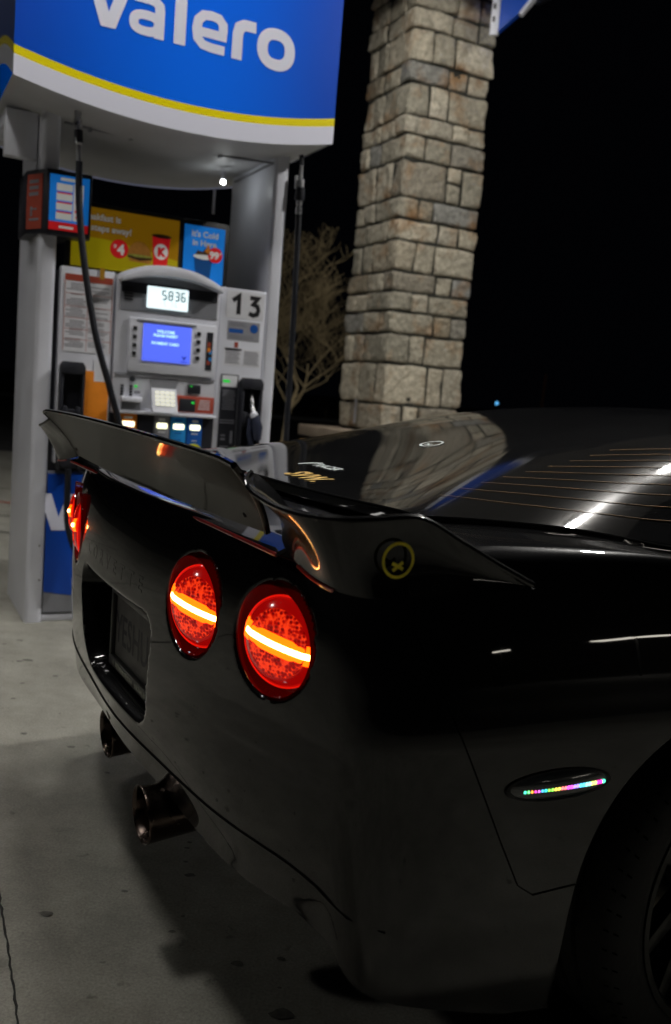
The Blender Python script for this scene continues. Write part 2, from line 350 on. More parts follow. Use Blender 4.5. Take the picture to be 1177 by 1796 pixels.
ground_strip('ground_line', [(-5.5, 7.55), (-2.0, 7.80)], .07, m='redink')
M['curb'] = mat('curb concrete', (.2, .2, .19), .9, noise=.2)
kb = MB().box(-60, 60, 36, 36.3, -.012, .14).build('ground_kerb', M['curb'], bevel=.02); tag(kb, kind='structure')
bed = MB().box(-60, 60, 36.35, 60, -.012, .12).build('ground_planting_bed', mat('bark mulch', (.05, .028, .02), .95, noise=.5, nscale=6, bump=.6, bscale=20)); tag(bed, kind='structure')

rs = random.Random(21); gm = MB()
for k in range(70):
    x, y = rs.uniform(-1.5, .0), rs.uniform(1.3, 3.9); r = rs.uniform(.003, .011)*(1 if rs.random() < .9 else 1.5); n = 11; a0 = rs.uniform(0, 6)
    gm.add([(x + r*rs.uniform(.7, 1.15)*math.cos(a0+2*math.pi*i/n)*1.5, y + r*rs.uniform(.7, 1.15)*math.sin(a0+2*math.pi*i/n), .0022) for i in range(n)], [tuple(range(n))])
tag(gm.build('ground_spots', mat('old gum and oil spots', (.12, .115, .10), .8, noise=.4, nscale=60)), kind='structure')
# canopy over the pumps (its corner just shows at the pillar top; it carries the lamps and shows in reflections)
CZ = 4.66
can = empty('canopy', pump_world(0, 0, 0), A27); tag(can, 'wide flat forecourt canopy roof over the pumps, just above the picture', 'canopy')
# local x = s, local y = -n
CS0, CS1, CN0, CN1 = -8.5, 4.36, -2.5, 2.9
MB().box(CS0, CS1 - .16, -CN1, -CN0 - .16, CZ, CZ + .5).box(CS1 - .159, 9.5, -CN1, 1.14, CZ, CZ + .5).build('soffit', mat('canopy soffit and added wing', (.16, .155, .15), .6, noise=.1), can)  # second box is an unseen wing added to fill the hatch glass reflection
q = MB(); q.box(CS1 - .16, CS1 - .045, 1.2, -CN0, 4.58, 5.2); q.box(CS0, CS1 - .161, -CN0 - .16, -CN0 - .045, 4.58, 5.2); q.box(CS0, CS1 - .161, -CN1 - .3, -CN1 - .001, 4.58, 5.2)
q.build('fascia', mat('canopy dark band', (.012, .013, .016), .5, noise=.1), can)
q = MB(); q.box(CS1 - .044, CS1 + .01, 1.2, -CN0 + .01, 4.56, 4.66); q.box(CS1 + .011, 9.5, 1.146, 1.2, 4.56, 4.66); q.box(CS0, CS1 - .045, -CN0 - .044, -CN0 + .01, 4.56, 4.66); q.build('fascia_trim', M['darkplastic'], can)
LL = ['slim, beside the stone pillar top', 'above the sports car roof', 'in front of the fuel pump', 'just behind the sports car tail', 'behind the fuel pump sign', 'far left over the empty bay', 'between the pump and the pillar']
for i, (s, n, pw, hx_, hy_) in enumerate(LAMPS):
    r = empty('canopy_light', pump_world(s, n, CZ), A27); tag(r, 'white canopy lamp ' + LL[i], 'ceiling light', 'canopy lamps')
    q = MB(); fx, fy = hx_+.035, hy_+.035
    q.grid([[(fx, fy, -.05), (fx, -fy, -.05), (-fx, -fy, -.05), (-fx, fy, -.05)], [(fx, fy, -.002), (fx, -fy, -.002), (-fx, -fy, -.002), (-fx, fy, -.002)]], closed=True)
    q.grid([[(fx, fy, -.05), (fx, -fy, -.05), (-fx, -fy, -.05), (-fx, fy, -.05)], [(hx_+.004, hy_+.004, -.05), (hx_+.004, -hy_-.004, -.05), (-hx_-.004, -hy_-.004, -.05), (-hx_-.004, hy_+.004, -.05)]], closed=True)
    q.build('housing', M['white'], r, weld=True)
    MB().box(-hx_, hx_, -hy_, hy_, -.085, -.006).build('lamp_panel', mat('canopy lamp panel %d' % i, (1, 1, 1), .5, emit=(1.0, .975, .93), estr=pw), r)

# ------------------------------------------------------------------ stone pillar
def stone_mat():
    m = bpy.data.materials.new('rough stone'); m.use_nodes = True; nt = m.node_tree; b = nt.nodes['Principled BSDF']; L = nt.links.new
    ge = nt.nodes.new('ShaderNodeNewGeometry'); tc = nt.nodes.new('ShaderNodeTexCoord')
    cr = nt.nodes.new('ShaderNodeValToRGB'); L(ge.outputs['Random Per Island'], cr.inputs[0]); cr.color_ramp.interpolation = 'LINEAR'
    cols = [(0, (.46, .41, .31)), (.2, (.31, .285, .22)), (.4, (.58, .52, .40)), (.55, (.39, .355, .28)), (.7, (.60, .54, .42)), (.85, (.30, .255, .18)), (1, (.27, .27, .25))]
    e = cr.color_ramp.elements; e[0].color = (*cols[0][1], 1); e[1].color = (*cols[-1][1], 1)
    for p, c in cols[1:-1]: x = e.new(p); x.color = (*c, 1)
    n = nt.nodes.new('ShaderNodeTexNoise'); n.inputs['Scale'].default_value = 3.2; n.inputs['Detail'].default_value = 6; n.inputs['Roughness'].default_value = .6; L(tc.outputs['Object'], n.inputs['Vector'])
    r = nt.nodes.new('ShaderNodeMapRange'); r.inputs[1].default_value = .52; r.inputs[2].default_value = .70; r.inputs[3].default_value = 0; r.inputs[4].default_value = .85; L(n.outputs[0], r.inputs[0])
    mx = nt.nodes.new('ShaderNodeMix'); mx.data_type = 'RGBA'; mx.inputs[7].default_value = (.30, .155, .055, 1); L(cr.outputs[0], mx.inputs[6]); L(r.outputs[0], mx.inputs[0])
    n2 = nt.nodes.new('ShaderNodeTexNoise'); n2.inputs['Scale'].default_value = 26; n2.inputs['Detail'].default_value = 8; n2.inputs['Roughness'].default_value = .7; L(tc.outputs['Object'], n2.inputs['Vector'])
    r2 = nt.nodes.new('ShaderNodeMapRange'); r2.inputs[1].default_value = .3; r2.inputs[2].default_value = .7; r2.inputs[3].default_value = .48; r2.inputs[4].default_value = 1.25; L(n2.outputs[0], r2.inputs[0])
    s = nt.nodes.new('ShaderNodeVectorMath'); s.operation = 'SCALE'; L(mx.outputs[2], s.inputs[0]); L(r2.outputs[0], s.inputs['Scale']); L(s.outputs[0], b.inputs['Base Color'])
    b.inputs['Roughness'].default_value = .9
    bp = nt.nodes.new('ShaderNodeBump'); bp.inputs['Strength'].default_value = 1; bp.inputs['Distance'].default_value = .04
    n3 = nt.nodes.new('ShaderNodeTexNoise'); n3.inputs['Scale'].default_value = 14; n3.inputs['Detail'].default_value = 8; L(tc.outputs['Object'], n3.inputs['Vector'])
    L(n3.outputs[0], bp.inputs['Height']); L(bp.outputs[0], b.inputs['Normal'])
    return m
M['stone'] = stone_mat(); M['mortar'] = mat('dark mortar', (.035, .035, .028), .95, noise=.3, nscale=8, bump=.5, bscale=60)
M['cap'] = mat('sandstone cap', (.34, .27, .20), .85, noise=.2, nscale=7, bump=.4, bscale=30)
M['brown'] = mat('brown stone base', (.14, .075, .045), .9, noise=.4, nscale=5, bump=.5, bscale=20)
WP = .80
pil = empty('stone_pillar', (.335, 8.1, 0), A27)   # near corner at local (0,0); local x along right face, local y along left face
tag(pil, 'square pillar of rough tan and grey stone blocks rising from a wide cap', 'pillar')
zc_ = [4.9, 4.62, 4.415, 4.249, 3.99, 3.82, 3.551, 3.394, 3.194, 2.878, 2.698, 2.517, 2.257, 2.083, 1.913, 1.721, 1.461, 1.098, .851]
rc = [[.3, .6], [.5, .8], [.46, .8], [.25, .52], [.47, .72], [.26, .5], [.58, .78], [.26, .58], [.57, .75], [.24, .42], [.52, .78], [.25, .49], [.55, .76], [.26, .47], [.56, .79], [.27, .48], [.55, .76], [.25, .47]]
INS = .035
def ringpt(p, off):
    p = p % (4*WP); k = int(p // WP) % 4; t = p - k*WP; a, b = INS, WP - INS
    base = [Vector((lerp(0, WP, t/WP), 0)), Vector((WP, t)), Vector((WP - t, WP)), Vector((0, WP - t))][k]
    nrm = [Vector((0, -1)), Vector((1, 0)), Vector((0, 1)), Vector((-1, 0))][k]
    return base, nrm
def stone(mb, p0, p1, z0, z1, seed):
    rr = random.Random(seed); g = .007; g = .0095; p0 += g; p1 -= g; z0 += g; z1 -= g
    base_d = rr.uniform(-.008, .022); L = p1 - p0
    ncol = max(5, int(L/.035)); nrow = max(5, int((z1-z0)/.035)); e = .013
    ps = [0, .003] + [e + (L-2*e)*i/ncol for i in range(ncol+1)] + [L-.003, L]
    zs = [0, .003] + [e + (z1-z0-2*e)*i/nrow for i in range(nrow+1)] + [z1-z0-.003, z1-z0]
    ph = [rr.uniform(0, 6.3) for _ in range(6)]; tx, tz = rr.uniform(-.02, .02), rr.uniform(-.02, .02); jx = [rr.uniform(-.006, .006) for _ in range(4)]
    # corners of the ring inside this stone
    def prof(t, Lt):
        d = min(t, Lt-t); return -.026 if d <= 0 else (-.007 if d < .006 else 0)
    rows = []
    for zz in zs:
        row = []
        for t in ps:
            q = p0 + t; kf = (zz/(z1-z0)); shift = lerp(jx[0], jx[1], kf)*(1-t/L) + lerp(jx[2], jx[3], kf)*(t/L)
            q += shift
            # snap the column nearest a pillar corner
            c = round(q/WP)*WP
            near = abs(q-c) < .0176 and e*1.5 < t < L-e*1.5
            if near: q = c
            off = base_d + prof(t, L) + prof(zz, z1-z0) + .006*math.sin(7*q/ .35+ph[0]+9*zz) + .005*math.sin(31*q+ph[1]) * math.sin(27*zz+ph[2]) + tx*(t/L-.5)*.5 + tz*(kf-.5)*.5 + rr.uniform(-.0025, .0025)
            bpt, nr = ringpt(q, off)
            if near:
                k = int(round(q/WP)) % 4
                n1 = [Vector((-1, 0)), Vector((0, -1)), Vector((1, 0)), Vector((0, 1))][k]; n2 = [Vector((0, -1)), Vector((1, 0)), Vector((0, 1)), Vector((-1, 0))][k]
                pos = bpt + (n1+n2)*(off-.006)
            else: pos = bpt + nr*off
            zj = z0 + zz + (.004*math.sin(13*q+ph[3]) if 0 < zz < (z1-z0) else .004*math.sin(13*q+ph[3]))
            row.append((pos.x, pos.y, zj))
        rows.append(row)
    mb.grid(rows)
sm = MB(); seed = 0
for i in range(len(rc)):
    z1, z0 = zc_[i], zc_[i+1]
    short = rc[i][0] < .35
    leftc = [.55, .8] if short else [.24, .6]
    cuts = [f*WP for f in rc[i]] + [WP + f*WP for f in ([.3, .7] if short else [.5])] + [2*WP + f*WP for f in ([.2, .6] if short else [.4, .75])] + [4*WP - f*WP for f in leftc[::-1]]
    cuts.append(cuts[0] + 4*WP)
    for a, b in zip(cuts, cuts[1:]):
        seed += 1; rr = random.Random(seed*7)
        if (z1 - z0) > .3 and rr.random() < .35 and b-a < .35 and not (a < WP*4 < b):
            zm = lerp(z0, z1, rr.uniform(.4, .6)); stone(sm, a, b, z0, zm, seed); stone(sm, a, b, zm, z1, seed+500)
        else: stone(sm, a, b, z0, z1, seed)
st = sm.build('stone_blocks', M['stone'], pil, smooth=True, auto=1.0)
MB().box(.018, WP-.018, .018, WP-.018, .80, 4.9).build('mortar_core', M['mortar'], pil)
cp = MB(); ex = .30
for a, b in ((-ex, .25), (.26, .75), (.76, WP+ex)): cp.box(a, b, -ex, WP+ex, .735, .835)
cp.build('stone_cap', M['cap'], pil, bevel=.008)
sb = MB()
rr = random.Random(5)
for zz in range(4):
    z0 = .183*zz
    x = -ex+.09
    while x < WP+ex-.1:
        wv = min(rr.uniform(.2, .4), WP+ex-.08-x); sb.box(x, x+wv-.01, -ex+.08+rr.uniform(0, .02), -ex+.2, z0+.01, z0+.183); sb.box(-ex+.08+rr.uniform(0, .02), -ex+.2, x+.12, min(x+wv+.11, WP+ex-.1), z0+.01, z0+.183); x += wv
sb.box(-ex+.1, WP+ex-.1, -ex+.1, WP+ex-.1, 0, .73)
sb.build('stone_base', M['brown'], pil, bevel=.006)
MB().tube([(-.045, .42, .9), (-.045, .42, 1.12)], .012, 8).build('conduit', M['sigpole'], pil)

# blue flag sign bracketed to the pillar
fl = empty('blue_flag_sign', (.98, 7.98, 4.20), math.radians(-18)); tag(fl, 'blue panel sign with white edge hung on a slotted white bracket at the pillar top', 'sign')
MB().box(-.035, .035, -.02, .02, -.02, .55).build('bracket', M['white'], fl, bevel=.004)
MB().prism([(.038, .0), (.06, .02), (.190, .13), (.27, .24), (.42, .6), (.038, .6)], lambda a, b, d: (a, d, b), -.03, .03).build('blue_panel', M['blue'], fl)
MB().prism([(.190, .13), (.215, .125), (.31, .24), (.47, .6), (.42, .6), (.27, .24)], lambda a, b, d: (a, d, b), -.034, .034).build('white_edge', M['white'], fl)
q = MB()
for k in range(5): q.box(-.02, .0, -.024, -.019, .08+.1*k, .12+.1*k)
q.build('slots', M['ink'], fl)
#@@PUMP
# ------------------------------------------------------------------ fuel pump
pump = empty('fuel_pump', PU0, A27); tag(pump, 'tall white fuel pump number 13 with two side columns and a lit blue sign', 'fuel pump')
# local frame: x = along the face, y = depth (away from the camera), z = up
def B(x0, x1, y0, y1, z0, z1, name, m, parent=None, bevel=.004): return MB().box(x0, x1, y0, y1, z0, z1).build(name, M[m], parent or pump, bevel=bevel)
W_ = 1.152; DP = .62
for x0, x1 in ((0, .078), (W_-.078, W_)):
    poly = rrect(x0, x1, 0, DP, .022, 5)
    MB().prism(poly, lambda a, b, d: (a, b, d), 0, 2.62).build('side_column', M['white'], pump, smooth=True, auto=.5)
B(.078, W_-.078, .02, DP-.02, 0, .035, 'base_rail', 'white')
B(.08, W_-.08, .03, DP-.03, .035, .70, 'lower_cabinet', 'grey')
# lower door panel with blue print and grey swoosh
def bez(p0, p1, p2, n=14): return [tuple(lerp(lerp(p0[i], p1[i], t/n), lerp(p1[i], p2[i], t/n), t/n) for i in (0, 1)) for t in range(n+1)]
swo = bez((.082, .143), (.5, .06), (W_-.082, .20))
MB().prism([(.082, .69), (W_-.082, .69)] + swo[::-1], lambda a, b, d: (a, d, b), .012, .03).build('blue_door', M['blue'], pump)
MB().prism([(W_-.082, .045), (.082, .045)] + swo, lambda a, b, d: (a, d, b), .014, .03).build('grey_skirt', M['grey'], pump)
def strokes(glyph, fn, wd, mb):
    for st in glyph:
        cl = st[0] == 'c'; ribbon(mb, st[1], wd if len(st) < 3 else st[2]*wd, fn[0] if False else fn, closed=cl)
def ring(cx, cy, rx, ry, a0=0, a1=360, n=28, k=2.5):
    out = []
    for i in range(n + (0 if a1-a0 >= 360 else 1)):
        a = math.radians(a0 + (a1-a0)*i/n); c, s_ = math.cos(a), math.sin(a)
        out.append((cx + rx*abs(c)**(2/k)*(1 if c >= 0 else -1), cy + ry*abs(s_)**(2/k)*(1 if s_ >= 0 else -1)))
    return out
# lower-case brand lettering drawn as strokes; unit = x-height 1, stroke w
def word(mb, fn_of, x0, base, xh):
    t = .285
    adv = []
    def F(dx, dep): return lambda x, y: fn_of(x0 + (dx + x)*xh*1.065, base + y*xh, dep)
    # v a l e r o
    fv = F(-.42, 0.0)
    mb.add([fv(a, b) for a, b in ((-.03, 1.0), (.28, 1.0), (.475, .36), (.67, 1.0), (.97, 1.0), (.64, .0), (.31, .0))], [(0, 1, 2, 6), (6, 2, 5), (2, 3, 4, 5)])
    ax = .52
    ribbon(mb, ring(.40, .31, .29, .19, k=2.6), .215, F(ax, 0), closed=True)
    ribbon(mb, [(.10, .885), (.45, .885), (.60, .86), (.695, .78), (.715, .66), (.715, 0)], .235, F(ax, .0004))
    lx = 1.60
    ribbon(mb, [(.13, 0), (.13, 1.42)], t, F(lx, 0))
    ex_ = 2.0
    ribbon(mb, [(.86, .115), (.50, .115), (.30, .15), (.17, .28), (.135, .5), (.17, .72), (.30, .86), (.5, .885), (.68, .86), (.79, .74), (.80, .60), (.79, .45), (.20, .45)], .225, F(ex_, 0))
    rx_ = 3.05
    ribbon(mb, [(.13, 0), (.13, .62), (.17, .80), (.30, .88), (.60, .89)], t*.95, F(rx_, 0))
    ox = 3.72
    ribbon(mb, ring(.5, .5, .38, .385, k=2.3), t, F(ox, 0), closed=True)
lw = MB(); word(lw, lambda x, y, d: (x, .0095-d, y), .125, .43, .17); lw.build('door_lettering', M['signwhite'], pump)
# nozzle side cladding, main panels
B(.078, W_-.078, .05, DP-.05, .70, 1.60, 'cabinet_core', 'darkplastic')
B(.10, .338, -.002, .05, .74, 1.615, 'left_panel', 'white2', bevel=.006)
B(.842, W_-.078, -.002, .05, .772, 1.615, 'right_panel', 'white2', bevel=.006)
# centre module with arched top
arch = [(.345, .985), (.345, 1.60)]
for k in range(0, 21):
    t = k/20; arch.append((lerp(.352, .835, t), 1.612 + .062*(1-abs(2*t-1)**2.2)))
arch += [(.838, 1.60), (.838, .985)]
MB().prism(arch, lambda a, b, d: (a, d, b), -.012, .05).build('centre_module', M['white2'], pump, bevel=.004)
hood = [(.352, 1.575)]
for k in range(0, 21):
    t = k/20; hood.append((lerp(.352, .832, t), 1.590 + .068*(1-abs(2*t-1)**2.2)))
hood += [(.832, 1.575)] + [(lerp(.832, .352, k/20), 1.575 + .045*(1-abs(2*k/20-1)**2.2)) for k in range(1, 20)]
MB().prism(hood, lambda a, b, d: (a, d, b), -.075, -.011).build('display_hood', M['white2'], pump, bevel=.003)
disp = [(.362, 1.455), (.362, 1.578)] + [(lerp(.362, .822, k/16), 1.578 + .036*(1-abs(2*k/16-1)**2.2)) for k in range(1, 16)] + [(.822, 1.578), (.822, 1.455)]
MB().prism(disp, lambda a, b, d: (a, d, b), -.016, -.012).build('display_recess', M['grey'], pump)
MB().box(.365, .82, -.020, -.0165, 1.535, 1.582).build('display_shade', M['darkplastic'], pump)
dsp = MB().box(.482, .676, -.027, -.017, 1.475, 1.573).build('price_display', M['lcd'], pump, bevel=.003)
dg = MB(); SEG = {'5': 'afgcd', '8': 'abcdefg', '3': 'abgcd', '6': 'afgedc', '1': 'bc'}
def seven(mb, ch, x, z, w_, h, th, y):
    S_ = {'a': (x, z+h, x+w_, z+h), 'd': (x, z, x+w_, z), 'g': (x, z+h/2, x+w_, z+h/2), 'f': (x, z+h/2, x, z+h), 'b': (x+w_, z+h/2, x+w_, z+h), 'e': (x, z, x, z+h/2), 'c': (x+w_, z, x+w_, z+h/2)}
    for s_ in SEG[ch]:
        x0, z0, x1, z1 = S_[s_]
        mb.box(min(x0, x1)-th/2+(0 if x0 == x1 else th*.6), max(x0, x1)+th/2-(0 if x0 == x1 else th*.6), y, y+.001, min(z0, z1)-th/2+(th*.6 if x0 == x1 else 0), max(z0, z1)+th/2-(th*.6 if x0 == x1 else 0))
for k, ch in enumerate('5836'): seven(dg, ch, .552+.030*k, 1.519, .0170, .038, .0065, -.0285)
dg.build('digits', M['lcdink'], dsp)
dg2 = MB()
for ch, xx in (('1', .535), ('5', .560), ('3', .590), ('6', .613)): seven(dg2, ch, xx, 1.488, .0105, .021, .003, -.0285)
dg2.build('small_digits', M['lcdink2'], dsp)
q = MB(); 
for k in range(5): q.box(.378, .418, -.0215, -.020, 1.552-.013*k, 1.558-.013*k)
q.build('speaker_slots', M['black'], pump)
# screen bezel
sbz = B(.405, .835-.01, -.030, -.012, 1.178, 1.425, 'screen_bezel', 'white2', bevel=.008)
B(.44, .72, -.034, -.030, 1.408, 1.418, 'bezel_groove', 'grey', bevel=0)
scr = MB().box(.470, .698, -.036, -.030, 1.234, 1.402).build('screen', M['screen'], pump, bevel=.002)
tx = MB()
for body, zz, cx in (('WELCOME', 1.366, .575), ('PLEASE INSERT', 1.348, .575), ('PAYMENT CARD', 1.312, .575)):
    text_on(tx, body, .0175, lambda x, y, zz=zz, cx=cx: (cx+x, -.0365, zz+y), bold=.0006, align='CENTER')
tx.build('screen_text', M['screentext'], scr)
tx = MB().prism([(.655, 1.268), (.664, 1.268), (.668, 1.258), (.672, 1.268), (.681, 1.268), (.668, 1.248)], lambda a, b, d: (a, d, b), -.0370, -.0362)
text_on(tx, 'valero', .012, lambda x, y: (.668+x, -.0365, 1.239+y), bold=.0003, align='CENTER')
tx.build('screen_emblem', M['screenlogo'], scr)
for xx, dz in ((.432, .0), (.735, .004)):
    for k in range(4): B(xx-.009, xx+.009, -.038, -.030, 1.376-.038*k-.009+dz, 1.376-.038*k+.009+dz, 'soft_key', 'black', bevel=.002)
q = B(.776, .806, -.033, -.030, 1.215, 1.392, 'card_brand_strip', 'darkplastic', bevel=0)
for k, (mm, zz) in enumerate((('redink', 1.325), ('cyan', 1.290), ('orange', 1.300), ('cyan', 1.255), ('redink', 1.240))):
    B(.780+.008*(k % 2), .796+.008*(k % 2), -.0345, -.033, zz, zz+.020, 'card_emblem', mm, q, bevel=0)
# lower half: receipt slot, keypad, readers
B(.352, .832, -.022, -.012, 1.165, 1.170, 'module_groove', 'grey', bevel=0)
MB().lathe([(0, .012), (.008, .012), (.009, .0)], (.435, -.012, 1.145), (0, -1, 0), 20).build('call_button', M['darkplastic'], pump, smooth=True)
for xx in (.383, .425):
    for k in range(4): B(xx, xx+.013, -.0155, -.012, 1.068+.013*k, 1.077+.013*k, 'indicator', 'darkplastic', bevel=0)
B(.447, .460, -.0155, -.012, 1.108, 1.117, 'ready_lamp', 'green', bevel=0)
B(.447, .475, -.0145, -.012, 1.080, 1.092, 'small_label', 'greyink', bevel=0)
B(.385, .478, -.050, -.012, 1.040, 1.062, 'receipt_slot', 'white2', bevel=.004)
B(.388, .476, -.03, -.012, 1.005, 1.039, 'receipt_mouth', 'grey', bevel=0)
kp = MB().prism([(.518, 1.152), (.655, 1.152), (.64, 1.108), (.53, 1.108)], lambda a, b, d: (a, d, b), -.016, -.012).build('keypad_shroud', M['grey'], pump)
MB().prism([(.525, 1.112), (.645, 1.112), (.648, 1.0), (.528, 1.0)], lambda a, b, d: (a, d - (1.112-b)*.35, b), -.020, -.012).build('keypad_base', M['white2'], pump)
for r_ in range(4):
    for c_ in range(4):
        x_ = .542+.0245*c_; z_ = 1.087-.018*r_; y_ = -.0225-(1.112-z_)*.35
        MB().box(x_, x_+.017, y_-.003, y_+.001, z_, z_+.012).build('key', M['keylit'], pump)
B(.700, .765, -.020, -.012, 1.098, 1.142, 'card_reader', 'darkplastic', bevel=.004)
B(.712, .722, -.0215, -.020, 1.130, 1.136, 'reader_lamp', 'green', bevel=0)
rp = B(.650, .836, -.0165, -.012, 1.008, 1.086, 'red_card_panel', 'redink', bevel=.002)
B(.664, .742, -.0215, -.0165, 1.012, 1.072, 'card_slot', 'darkplastic', rp, bevel=.003)
B(.722, .736, -.0235, -.0215, 1.050, 1.060, 'slot_lamp', 'green', rp, bevel=0)
q = MB()
for k in range(5): q.box(.765-.002*k, .815, -.0175, -.0165, 1.066-.010*k, 1.070-.010*k)
q.build('print', M['paper'], rp)
B(.348, .845, -.035, .03, .988, 1.000, 'shelf', 'white2', bevel=.003)
# grade buttons panel
B(.345, .845, .0, .05, .74, .986, 'grade_panel', 'darkplastic', bevel=0)
GR = [(.384, .468, 'orange', True), (.478, .546, 'darkplastic', False), (.550, .624, 'greyink', True), (.630, .706, 'cyan', True), (.712, .786, 'navy', True)]
for x0, x1, mm, lit in GR:
    gp = B(x0, x1, -.012, .0, .75, .983, 'grade_label', mm, bevel=.002)
    if lit:
        B(x0+.012, x1-.012, -.020, -.012, .925, .950, 'grade_button', 'button', gp, bevel=.005)
        q = MB(); q.box(x0+.022, x1-.022, -.0130, -.012, .962, .972); q.box(x0+.02, x1-.02, -.0130, -.012, .905, .909); q.box(x0+.024, x1-.024, -.0130, -.012, .872, .876)
        q.build('print', M['paper'] if mm != 'cyan' else M['navy'], gp)
        if mm in ('cyan', 'navy'):
            MB().prism(ellipse((x0+x1)/2, .838, .034, .022, 24), lambda a, b, d: (a, d, b), -.0135, -.012).build('octane_badge', M['yellow'], gp)
# warning sheet, left
pp = MB().prism(rrect(.116, .330, 1.245, 1.586, .012), lambda a, b, d: (a, d, b), -.0045, -.002).build('warning_sheet', M['paper'], pump)
MB().prism(rrect(.118, .328, 1.555, 1.584, .005), lambda a, b, d: (a, d, b), -.0056, -.0045).build('red_header', M['redink'], pp)
q = MB(); r3 = random.Random(11)
for x0 in (.126, .228):
    zz = 1.545
    while zz > 1.262:
        if r3.random() < .86: q.box(x0+r3.choice((0, 0, .018)), x0+.088-r3.uniform(0, .02), -.0052, -.0045, zz-.0035, zz)
        zz -= .0085 if r3.random() < .85 else .02
q.build('print', M['greyink'], pp)
q = MB()
for z_ in (1.50, 1.445, 1.395, 1.345, 1.300): q.box(.119, .327, -.0054, -.0046, z_-.001, z_+.0008)
q.box(.2195, .2210, -.0054, -.0046, 1.25, 1.553); q.box(.118, .120, -.0054, -.0046, 1.25, 1.553); q.box(.326, .328, -.0054, -.0046, 1.25, 1.553)
q.build('ruled_lines', M['redink'], pp)
B(.268, .288, -.0075, -.0058, 1.575, 1.625, 'amber_tape', 'tape', bevel=0)
B(.262, .318, -.0062, -.0045, 1.12, 1.215, 'torn_label', 'paper', bevel=0)
# orange placard and empty nozzle boot, left
B(.222, .330, -.006, -.002, .745, 1.165, 'orange_placard', 'orange', bevel=.002)
q = MB(); q.box(.235, .30, -.0068, -.006, .925, .929); q.box(.24, .29, -.0068, -.006, .905, .908); q.build('print', M['paper'], pump)
def boot(x0, x1, z0, z1, name):
    q = MB(); t = .014; y0, y1 = -.055, -.002
    q.prism([(x0, z0), (x1, z0), (x1, z1-.03), (x1-.02, z1), (x0+.02, z1), (x0, z1-.03)], lambda a, b, d: (a, d, b), -.004, -.0021)
    q.box(x0, x0+t, y0, -.004, z0, z1-.02); q.box(x1-t, x1, y0, -.004, z0, z1-.02)
    q.prism([(x0, z1-.055), (x1, z1-.055), (x1, z1-.02), (x1-.012, z1), (x0+.012, z1), (x0, z1-.02)], lambda a, b, d: (a, d, b), -.062, -.004)
    zm = lerp(z0, z1, .52); q.box(x0+t, x1-t, -.05, -.004, zm-.012, zm+.022); q.box(x0+t, x0+t+.02, -.058, -.004, zm-.035, zm+.035); q.box(x1-t-.02, x1-t, -.058, -.004, zm-.035, zm+.035)
    q.box(x0+t, x1-t, -.04, -.004, z0+.01, z0+.08)
    return q.build(name, M['darkplastic'], pump, bevel=.004)
boot(.108, .215, .715, 1.20, 'nozzle_boot')
# right panel: number, labels, diesel style dark panel with boot
q = MB().prism(rrect(.872, 1.066, 1.475, 1.602, .006), lambda a, b, d: (a, d, b), -.0035, -.002).build('number_card', M['paper'], pump)
tx = MB()
ribbon(tx, [(.903, 1.556), (.934, 1.580), (.934, 1.494)], .022, lambda x, y: (x, -.004, y))
ribbon(tx, [(.990, 1.578), (1.030, 1.578), (1.008, 1.548), (1.030, 1.541), (1.036, 1.522), (1.030, 1.503), (1.010, 1.496), (.988, 1.504)], .021, lambda x, y: (x, -.0041, y))
tx.build('pump_number', M['ink'], q)
q = MB().prism(rrect(.884, 1.050, 1.37, 1.462, .003), lambda a, b, d: (a, d, b), -.003, -.002).build('payment_label', mat('grey label', (.34, .34, .37), .5, noise=.1), pump)
MB().box(.893, .965, -.0036, -.003, 1.405, 1.425).build('blue_band', M['navy'], q)
MB().prism(ellipse(1.020, 1.432, .021, .021, 24), lambda a, b, d: (a, d, b), -.0036, -.003).build('round_badge', M['navy'], q)
z_ = MB()
for k in range(3): z_.box(.893, .985-.012*k, -.0036, -.003, 1.437+.007*k, 1.440+.007*k)
for k in range(3): z_.box(.893, 1.02, -.0036, -.003, 1.380+.007*k, 1.3825+.007*k)
z_.build('print', M['greyink'], q)
B(.925, .944, -.003, -.002, 1.335, 1.362, 'red_tag', 'redink', bevel=0)
for x0, x1, dk in ((.876, .965, True), (.972, 1.062, False)):
    q = B(x0, x1, -.003, -.002, 1.248, 1.332, 'inspection_label', 'paper', bevel=0); z_ = MB()
    for k in range(9): z_.box(x0+.006, x1-.008-.004*(k % 3), -.0036, -.003, 1.258+.0075*k, 1.2615+.0075*k)
    z_.build('print', M['greyink'], q)
    if dk: MB().box(x0+.002, x1-.002, -.0037, -.003, 1.322, 1.331).build('dark_header', M['ink'], q)
B(.868, .958, -.008, -.002, .775, 1.205, 'dark_placard', 'darkplastic', bevel=.002)
B(.873, .950, -.0095, -.008, 1.145, 1.200, 'green_label', 'paper', bevel=0); B(.876, .912, -.0103, -.0095, 1.165, 1.178, 'green_mark', 'green', bevel=0)
q = MB(); 
for k in range(9): q.box(.878+.003*(k % 2), .945-.003*(k % 3), -.0088, -.008, 1.035+.011*k, 1.040+.011*k)
for k in range(2): q.box(.872, .948, -.0088, -.008, .968+.012*k, .973+.012*k)
text_on(q, '1', .085, lambda x, y: (.915+x, -.0088, .872+y), bold=.002)
q.box(.882, .905, -.0088, -.008, .905, .912); q.box(.882, .905, -.0088, -.008, .885, .895); q.box(.878, .925, -.0088, -.008, .852, .857)
q.build('print', M['greyink'], pump)
for k in range(3): MB().prism(ellipse(.886+.019*k, .822, .0085, .0085, 14), lambda a, b, d: (a, d, b), -.0095, -.008).build('yellow_dot', M['yellow'], pump)
boot(.962, 1.070, .775, 1.195, 'nozzle_boot')
